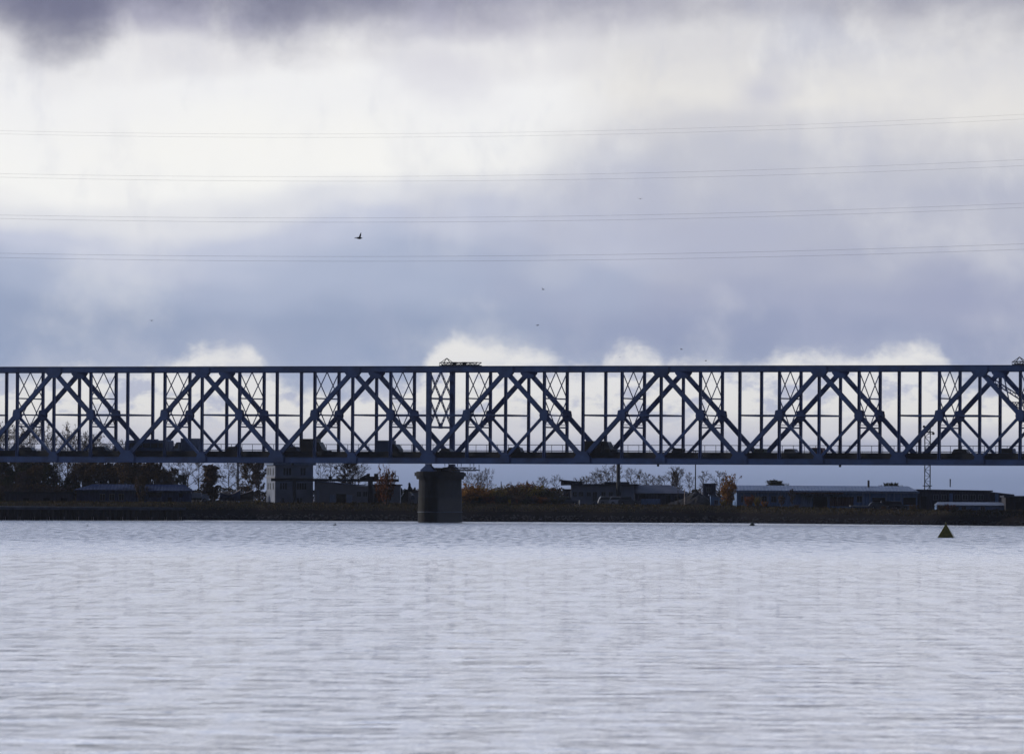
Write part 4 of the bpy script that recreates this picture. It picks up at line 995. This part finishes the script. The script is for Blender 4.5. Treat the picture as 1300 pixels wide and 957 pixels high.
# ------------------------------------------------------------------ birds
def bird(px, y, Y, span, label, mt, rz, roll, flap, grp='birds in the air', pitch=0):
    x = gx(px,Y); z = gz(px,y,Y); g = empty('bird', (x,Y,z), label, 'bird', grp, local=True); s = span
    # body: smooth lathe laid along x with head, beak and tail
    pr = [(-.30,.012,.02),(-.22,.035,.03),(-.12,.06,.055),(0,.075,.07),(.10,.065,.065),(.17,.04,.045),(.21,.042,.045),(.25,.032,.035),(.275,.012,.012),(.33,.004,.004)]
    m = MB(); n = 10; vs = []
    for X_, w, h in pr:
        for i in range(n): a = 2*math.pi*i/n; vs.append((X_*s, w*s*math.cos(a), h*s*math.sin(a)+ (.02*s if X_ > .15 else 0)))
    fs = [(k*n+i, k*n+(i+1)%n, (k+1)*n+(i+1)%n, (k+1)*n+i) for k in range(len(pr)-1) for i in range(n)] + [tuple(range(n))[::-1], tuple(range((len(pr)-1)*n, len(pr)*n))]
    m.add(vs, fs)
    for sg in (-1, 1):
        a1 = flap; a2 = flap*.35
        p0 = Vector((.04,sg*.05,.03))*s; p1 = p0 + Vector((.03, sg*.2*math.cos(a1), .2*math.sin(a1)))*s; p2 = p1 + Vector((-.10, sg*.28*math.cos(a2), .28*math.sin(a2)))*s
        ch = (.16, .13, .02)
        L_ = []
        for p_, c_ in zip((p0,p1,p2), ch):
            L_ += [p_+Vector((c_*.4*s,0,0)), p_+Vector((0,0,.018*s)), p_+Vector((-c_*.75*s,0,0)), p_+Vector((0,0,-.008*s))]
        m.add(L_, [(k*4+i, k*4+(i+1)%4, (k+1)*4+(i+1)%4, (k+1)*4+i) for k in (0,1) for i in range(4)] + [(8,9,10,11)])
    m.add([Vector(v)*s for v in ((-.24,0,.012),(-.40,-.06,.005),(-.42,0,.012),(-.40,.06,.005),(-.24,0,-.01),(-.40,0,-.004))], [(0,1,2),(0,2,3),(4,5,1),(4,3,5),(0,4,1),(0,3,4),(1,5,2),(2,5,3)])
    o = m.build('body', M[mt], g, bevel=0)
    for p_ in o.data.polygons: p_.use_smooth = True
    g.rotation_euler = (roll, pitch, rz)
bird(455, 302.5, 700, 1.15, 'dark gull flying with raised wings between the middle power lines', 'feather_dark', R(35), R(-25), R(50))
bird(811.5, 252.5, 900, .6, 'distant speck of a bird between the second and third power line pairs', 'feather_dark', R(70), 0, R(15))
bird(689, 367.5, 1000, .65, 'distant bird well above the bridge, right of centre', 'feather_dark', R(40), R(20), R(30))
bird(682, 413, 1000, .7, 'distant bird low above the bridge, right of the inspection gantry', 'feather_dark', R(-20), R(10), R(10))
bird(192, 407, 1000, .6, 'tiny distant bird alone in the left part of the sky', 'feather_dark', R(60), R(0), R(30))
bird(865, 443.5, 1000, .6, 'tiny bird above the clouds right of centre', 'feather_dark', R(160), R(10), R(20))
bird(896, 458, 1000, .5, 'bird just over the bridge top chord against white cloud', 'feather_dark', R(0), R(-10), R(25))
bird(787, 453.5, 1000, .35, 'faint bird against the white cloud over the bridge', 'feather_dark', R(90), R(0), R(25))
bird(524.5, 628, 1300, 1.15, 'white gull gliding low beside the stone pier', 'feather_white', R(60), R(38), R(8))
bird(426, 666, F*HC/(668.2-hz(426)), .95, 'dark bird skimming the water left of the pier', 'feather_dark', R(10), R(-10), R(12), 'birds near the water')
bird(112, 667, F*HC/(668.0-hz(112)), .6, 'small dark bird low over the water at left', 'feather_dark', R(10), 0, R(10), 'birds near the water')

# ------------------------------------------------------------------ world: low clouds in front, dull sky behind
w = bpy.data.worlds.new('World'); sc.world = w; w.use_nodes = True
nt = w.node_tree; L = nt.links; nt.nodes.clear()
out = nt.nodes.new('ShaderNodeOutputWorld'); bg = nt.nodes.new('ShaderNodeBackground'); L.new(bg.outputs[0], out.inputs[0])
SUN_EL, SUN_AZ = R(17), R(-78)     # azimuth measured from +Y towards +X
def mth(op, *a, clamp=False):
    n = nt.nodes.new('ShaderNodeMath'); n.operation = op; n.use_clamp = clamp
    for i, v in enumerate(a):
        if hasattr(v, 'is_linked'): L.new(v, n.inputs[i])
        else: n.inputs[i].default_value = v
    return n.outputs[0]
def sstep(v, a, b):
    n = nt.nodes.new('ShaderNodeMapRange'); n.interpolation_type = 'SMOOTHSTEP'
    L.new(v, n.inputs['Value'])
    for k, x in (('From Min', a), ('From Max', b)):
        if hasattr(x, 'is_linked'): L.new(x, n.inputs[k])
        else: n.inputs[k].default_value = x
    return n.outputs[0]
def mix(f, a, b):
    n = nt.nodes.new('ShaderNodeMix'); n.data_type = 'RGBA'
    if hasattr(f, 'is_linked'): L.new(f, n.inputs[0])
    else: n.inputs[0].default_value = f
    for i, v in ((6, a), (7, b)):
        if hasattr(v, 'is_linked'): L.new(v, n.inputs[i])
        else: n.inputs[i].default_value = (*v, 1)
    return n.outputs[2]
def lin(c): return tuple(((v/255)/12.92 if v/255 < .04045 else ((v/255+.055)/1.055)**2.4) for v in c)
def ramp(v, lo, hi, pts):
    f = mth('DIVIDE', mth('SUBTRACT', v, lo), hi-lo, clamp=True)
    n = nt.nodes.new('ShaderNodeValToRGB'); e = n.color_ramp.elements; n.color_ramp.interpolation = 'B_SPLINE' if False else 'EASE'
    for i, (p, c) in enumerate(pts):
        q = (p-lo)/(hi-lo)
        if i < 2: e[i].position = q; e[i].color = (*lin(c), 1)
        else: k = e.new(q); k.color = (*lin(c), 1)
    L.new(f, n.inputs[0]); return n.outputs[0]
def fcurve(v, lo, hi, pts, ylo, yhi):
    n = nt.nodes.new('ShaderNodeFloatCurve'); cm = n.mapping; c = cm.curves[0]
    P_ = [((p-lo)/(hi-lo), (q-ylo)/(yhi-ylo)) for p, q in pts]
    c.points[0].location = P_[0]; c.points[1].location = P_[-1]
    for p in P_[1:-1]: c.points.new(*p)
    cm.update()
    L.new(mth('DIVIDE', mth('SUBTRACT', v, lo), hi-lo, clamp=True), n.inputs['Value'])
    return mth('MULTIPLY_ADD', n.outputs[0], yhi-ylo, ylo)
tc = nt.nodes.new('ShaderNodeTexCoord'); sp = nt.nodes.new('ShaderNodeSeparateXYZ'); L.new(tc.outputs['Generated'], sp.inputs[0])
dx, dy, dz = sp.outputs
hyp = mth('SQRT', mth('ADD', mth('MULTIPLY', dx, dx), mth('MULTIPLY', dy, dy)))
az = mth('ARCTAN2', dx, dy)                                   # 0 straight down-river
U = mth('MULTIPLY_ADD', az, 10300.0, 650.0)                   # degrees in small steps of 1/10300 rad
E_ = mth('MULTIPLY', mth('DIVIDE', dz, hyp), 10300.0)
V_ = mth('ADD', mth('SUBTRACT', HZ, E_), mth('MULTIPLY', mth('SUBTRACT', U, 650.0), TILT))
cb = nt.nodes.new('ShaderNodeCombineXYZ'); L.new(U, cb.inputs[0]); L.new(V_, cb.inputs[1])
def nz(sx, sy, detail=5, rough=.5, dist=0, off=(0,0)):
    mp = nt.nodes.new('ShaderNodeMapping'); mp.inputs['Scale'].default_value = (1/sx, 1/sy, 1); mp.inputs['Location'].default_value = (off[0], off[1], 0)
    n = nt.nodes.new('ShaderNodeTexNoise'); n.noise_dimensions = '2D'; n.inputs['Scale'].default_value = 1; n.inputs['Detail'].default_value = detail; n.inputs['Roughness'].default_value = rough; n.inputs['Distortion'].default_value = dist
    L.new(cb.outputs[0], mp.inputs['Vector']); L.new(mp.outputs[0], n.inputs['Vector']); return mth('SUBTRACT', n.outputs['Fac'], .5)
wob = nz(380, 150, 3, .5, .0)
Vw = mth('MULTIPLY_ADD', wob, 150.0, V_)
left = ramp(Vw, 0, 480, [(0,(176,175,194)),(480,(143,160,193)),(60,(226,225,230)),(120,(242,242,244)),(215,(247,247,246)),(262,(222,224,232)),(300,(196,202,222)),(345,(170,181,207)),(400,(150,164,194))])
right = ramp(Vw, 0, 480, [(0,(196,195,204)),(480,(144,156,188)),(50,(218,217,221)),(120,(229,227,226)),(175,(208,208,215)),(230,(196,198,210)),(300,(181,185,204)),(360,(163,170,197)),(420,(150,160,191))])
fx = sstep(mth('MULTIPLY_ADD', nz(300,200,3,.5,0,(3,1)), 500.0, U), 560, 860)
c = mix(fx, left, right)
# soft mottling
mot = nz(240, 210, 6, .55, .0, (7,2))
c = mix(mth('MULTIPLY', sstep(mot, .0, .3), .35), c, lin((243,242,241)))
c = mix(mth('MULTIPLY', sstep(mth('MULTIPLY', nz(230,200,6,.55,0,(1,9)), 1.0), .03, .28), mth('MULTIPLY_ADD', fx, .28, .10)), c, lin((172,178,204)))
wv = nz(75,130,7,.58,.1,(5,6))
c = mix(mth('MULTIPLY', sstep(wv, .0, .3), mth('MULTIPLY', sstep(V_, 420, 60), .30)), c, lin((250,249,247)))
c = mix(mth('MULTIPLY', sstep(mth('MULTIPLY', wv, -1.0), .0, .3), .22), c, lin((178,183,206)))
# grey patch at right
def blob(cx, cy, rx, ry, n_amp=.5):
    a = mth('DIVIDE', mth('SUBTRACT', U, cx), rx); b = mth('DIVIDE', mth('SUBTRACT', V_, cy), ry)
    d = mth('SQRT', mth('ADD', mth('MULTIPLY', a, a), mth('MULTIPLY', b, b)))
    return mth('ADD', d, mth('MULTIPLY', nz(90,70,4,.5,0,(cx*.01,cy*.01)), n_amp*2))
for cx, cy, rx, ry, colr, am in ((970,118,50,38,(196,197,212),.7),(70,5,85,85,(112,113,142),.6),(430,0,110,34,(138,139,161),.5),(300,470,300,55,(182,189,211),.3),(900,300,150,60,(178,183,206),.45),(560,100,90,50,(214,213,224),.5),(330,185,330,60,(250,249,245),.55),(1170,110,170,60,(232,230,229),.5),(620,30,110,28,(172,170,190),.5),(1240,380,120,60,(154,161,192),.5),(330,335,200,35,(180,190,214),.3),(700,345,60,30,(192,197,214),.4)):
    c = mix(mth('MULTIPLY', mth('SUBTRACT', 1.0, sstep(blob(cx,cy,rx,ry), .2, 1.15)), am), c, lin(colr))
# dark cloud base along the top
yd = fcurve(U, -300, 1600, [(-300,30),(0,30),(45,52),(95,58),(135,34),(180,6),(250,18),(320,34),(400,32),(480,22),(560,6),(760,2),(960,-12),(1080,6),(1250,20),(1600,20)], -40, 120)
dk = mth('SUBTRACT', 1.0, sstep(mth('SUBTRACT', mth('MULTIPLY_ADD', nz(80,70,7,.58,.1,(4,4)), 95.0, V_), yd), -70, 58))
c = mix(mth('MULTIPLY', dk, .92), c, mix(sstep(U, 200, 900), lin((106,108,136)), lin((148,149,168))))
# cumulus bank low down
ye = fcurve(U, -300, 1600, [(-300,470),(0,478),(60,470),(110,459),(165,461),(220,452),(262,437),(305,434),(328,444),(352,470),(400,488),(470,486),(520,478),(543,452),(562,426),(590,420),(625,424),(655,438),(690,440),(722,462),(755,462),(772,440),(800,437),(838,446),(862,457),(905,450),(945,463),(985,447),(1040,441),(1100,446),(1130,433),(1165,431),(1190,438),(1205,462),(1250,484),(1300,490),(1600,480)], 400, 520)
edge = mth('MULTIPLY_ADD', nz(46,34,8,.60,.15), 42.0, mth('MULTIPLY_ADD', nz(15,12,4,.55,0,(3,3)), 9.0, V_))
cm_ = sstep(mth('SUBTRACT', edge, ye), -6, 25)
soft = sstep(mth('SUBTRACT', mth('MULTIPLY_ADD', nz(60,40,4), 50.0, V_), ye), -32, 26)
body = ramp(mth('MULTIPLY_ADD', nz(110,45,4,.5,0,(2,5)), 46.0, V_), 420, 640, [(420,(236,235,234)),(640,(112,126,160)),(470,(232,232,233)),(520,(233,232,230)),(548,(212,212,219)),(572,(178,182,202)),(592,(140,151,183)),(615,(124,139,172))])
body = mix(mth('MULTIPLY', sstep(mth('ADD', nz(60,32,6,.55,0,(8,3)), mth('MULTIPLY', sstep(V_, 505, 440), .05)), -.02, .16), mth('MULTIPLY', mth('MULTIPLY', sstep(V_, 450, 482), mth('SUBTRACT', 1.0, sstep(V_, 515, 560))), .8)), body, lin((174,181,206)))
c = mix(mth('MULTIPLY', soft, .35), c, lin((188,195,214)))
c = mix(cm_, c, body)
# clear low air under the cloud bank
low = ramp(V_, 540, 640, [(540,(205,206,214)),(640,(108,122,157)),(575,(170,176,198)),(592,(131,146,180)),(615,(120,136,170))])
c = mix(sstep(mth('MULTIPLY_ADD', nz(160,30,3), 20.0, V_), 545, 575), c, low)
# the rest of the dome
hi_n = nt.nodes.new('ShaderNodeTexNoise'); hi_n.inputs['Scale'].default_value = 3.2; hi_n.inputs['Detail'].default_value = 5
mp = nt.nodes.new('ShaderNodeMapping'); mp.inputs['Scale'].default_value = (1,1,2.4); L.new(tc.outputs['Generated'], mp.inputs['Vector']); L.new(mp.outputs[0], hi_n.inputs['Vector'])
sky = nt.nodes.new('ShaderNodeTexSky'); sky.sky_type = 'NISHITA'; sky.sun_disc = False; sky.sun_elevation = SUN_EL; sky.sun_rotation = SUN_AZ
front = mth('POWER', sstep(dy, -.15, 1.0), 1.5)
hc0 = mix(sstep(hi_n.outputs['Fac'], .38, .62), (.73,.76,.90), (.94,.93,.97))
hc0 = mix(sstep(dz, .10, .42), hc0, (.53,.72,1.2))
hc = mix(sstep(dy, .45, .97), (.36,.52,1.0), hc0)
hcn = nt.nodes.new('ShaderNodeVectorMath'); hcn.operation = 'SCALE'; L.new(hc, hcn.inputs[0]); L.new(mth('MULTIPLY', mth('MULTIPLY_ADD', front, 1.75, .145), mth('SUBTRACT', 1.0, mth('MULTIPLY', sstep(dz, .12, .7), .55))), hcn.inputs[3])
c = mix(sstep(E_, 640, 1100), c, hcn.outputs[0])
# low band outside the view narrows in brightness to the sides and behind
c2 = nt.nodes.new('ShaderNodeVectorMath'); c2.operation = 'SCALE'; L.new(c, c2.inputs[0]); L.new(mth('MULTIPLY_ADD', sstep(dy, -.2, .97), .92, .08), c2.inputs[3])
low_or_hi = mix(sstep(E_, 640, 1100), c2.outputs[0], c)
c10 = nt.nodes.new('ShaderNodeVectorMath'); c10.operation = 'SCALE'; L.new(low_or_hi, c10.inputs[0]); c10.inputs[3].default_value = 10.4
fin = mix(.94, sky.outputs[0], c10.outputs[0])
L.new(fin, bg.inputs[0]); bg.inputs[1].default_value = .1
w.cycles.sampling_method = 'MANUAL'; w.cycles.sample_map_resolution = 2048

sd = bpy.data.lights.new('sun', 'SUN'); sd.energy = 2.0; sd.angle = R(3); sd.color = (1, .93, .83)
so = bpy.data.objects.new('sun', sd); col.objects.link(so)
sdir = Vector((math.sin(SUN_AZ)*math.cos(SUN_EL), math.cos(SUN_AZ)*math.cos(SUN_EL), math.sin(SUN_EL)))
so.rotation_euler = sdir.to_track_quat('Z', 'Y').to_euler(); so.location = sdir*500

# ------------------------------------------------------------------ thin damp air
hm = bpy.data.materials.new('damp_air'); hm.use_nodes = True; hn = hm.node_tree; hn.nodes.clear()
ho = hn.nodes.new('ShaderNodeOutputMaterial'); hv = hn.nodes.new('ShaderNodeVolumePrincipled')
hv.inputs['Color'].default_value = (.86,.90,1,1); hv.inputs['Density'].default_value = 1.9e-5; hv.inputs['Anisotropy'].default_value = .2
hn.links.new(hv.outputs[0], ho.inputs['Volume'])
m = MB(); m.box(-9300, 9300, -600, 14500, -2.3, 120); m.build('haze', hm, kind='stuff', label='thin bluish haze over the river', cat='haze')

# ------------------------------------------------------------------ camera
cd = bpy.data.cameras.new('camera'); cam = bpy.data.objects.new('camera', cd); col.objects.link(cam); sc.camera = cam
cd.sensor_width = 36; cd.lens = 36*F/1300; cd.clip_start = 1; cd.clip_end = 40000
pitch = math.atan((HZ-478.5)/F)
fwd = Vector((0, math.cos(pitch), math.sin(pitch))); roll = math.atan(TILT)
rt_ = Vector((math.cos(roll), -math.sin(roll)*math.sin(pitch), math.sin(roll)*math.cos(pitch))); up = rt_.cross(fwd)
cam.matrix_world = Matrix(((rt_.x,up.x,-fwd.x,0),(rt_.y,up.y,-fwd.y,0),(rt_.z,up.z,-fwd.z,HC),(0,0,0,1)))
cd.dof.use_dof = True; cd.dof.focus_distance = 1380; cd.dof.aperture_fstop = 5.6
sc.view_settings.view_transform = 'Standard'; sc.view_settings.look = 'None'; sc.view_settings.exposure = 0; sc.view_settings.gamma = 1
sc.cycles.max_bounces = 5; sc.cycles.transparent_max_bounces = 8
for o in list(bpy.data.objects):
    if '_o' in o: del o['_o']
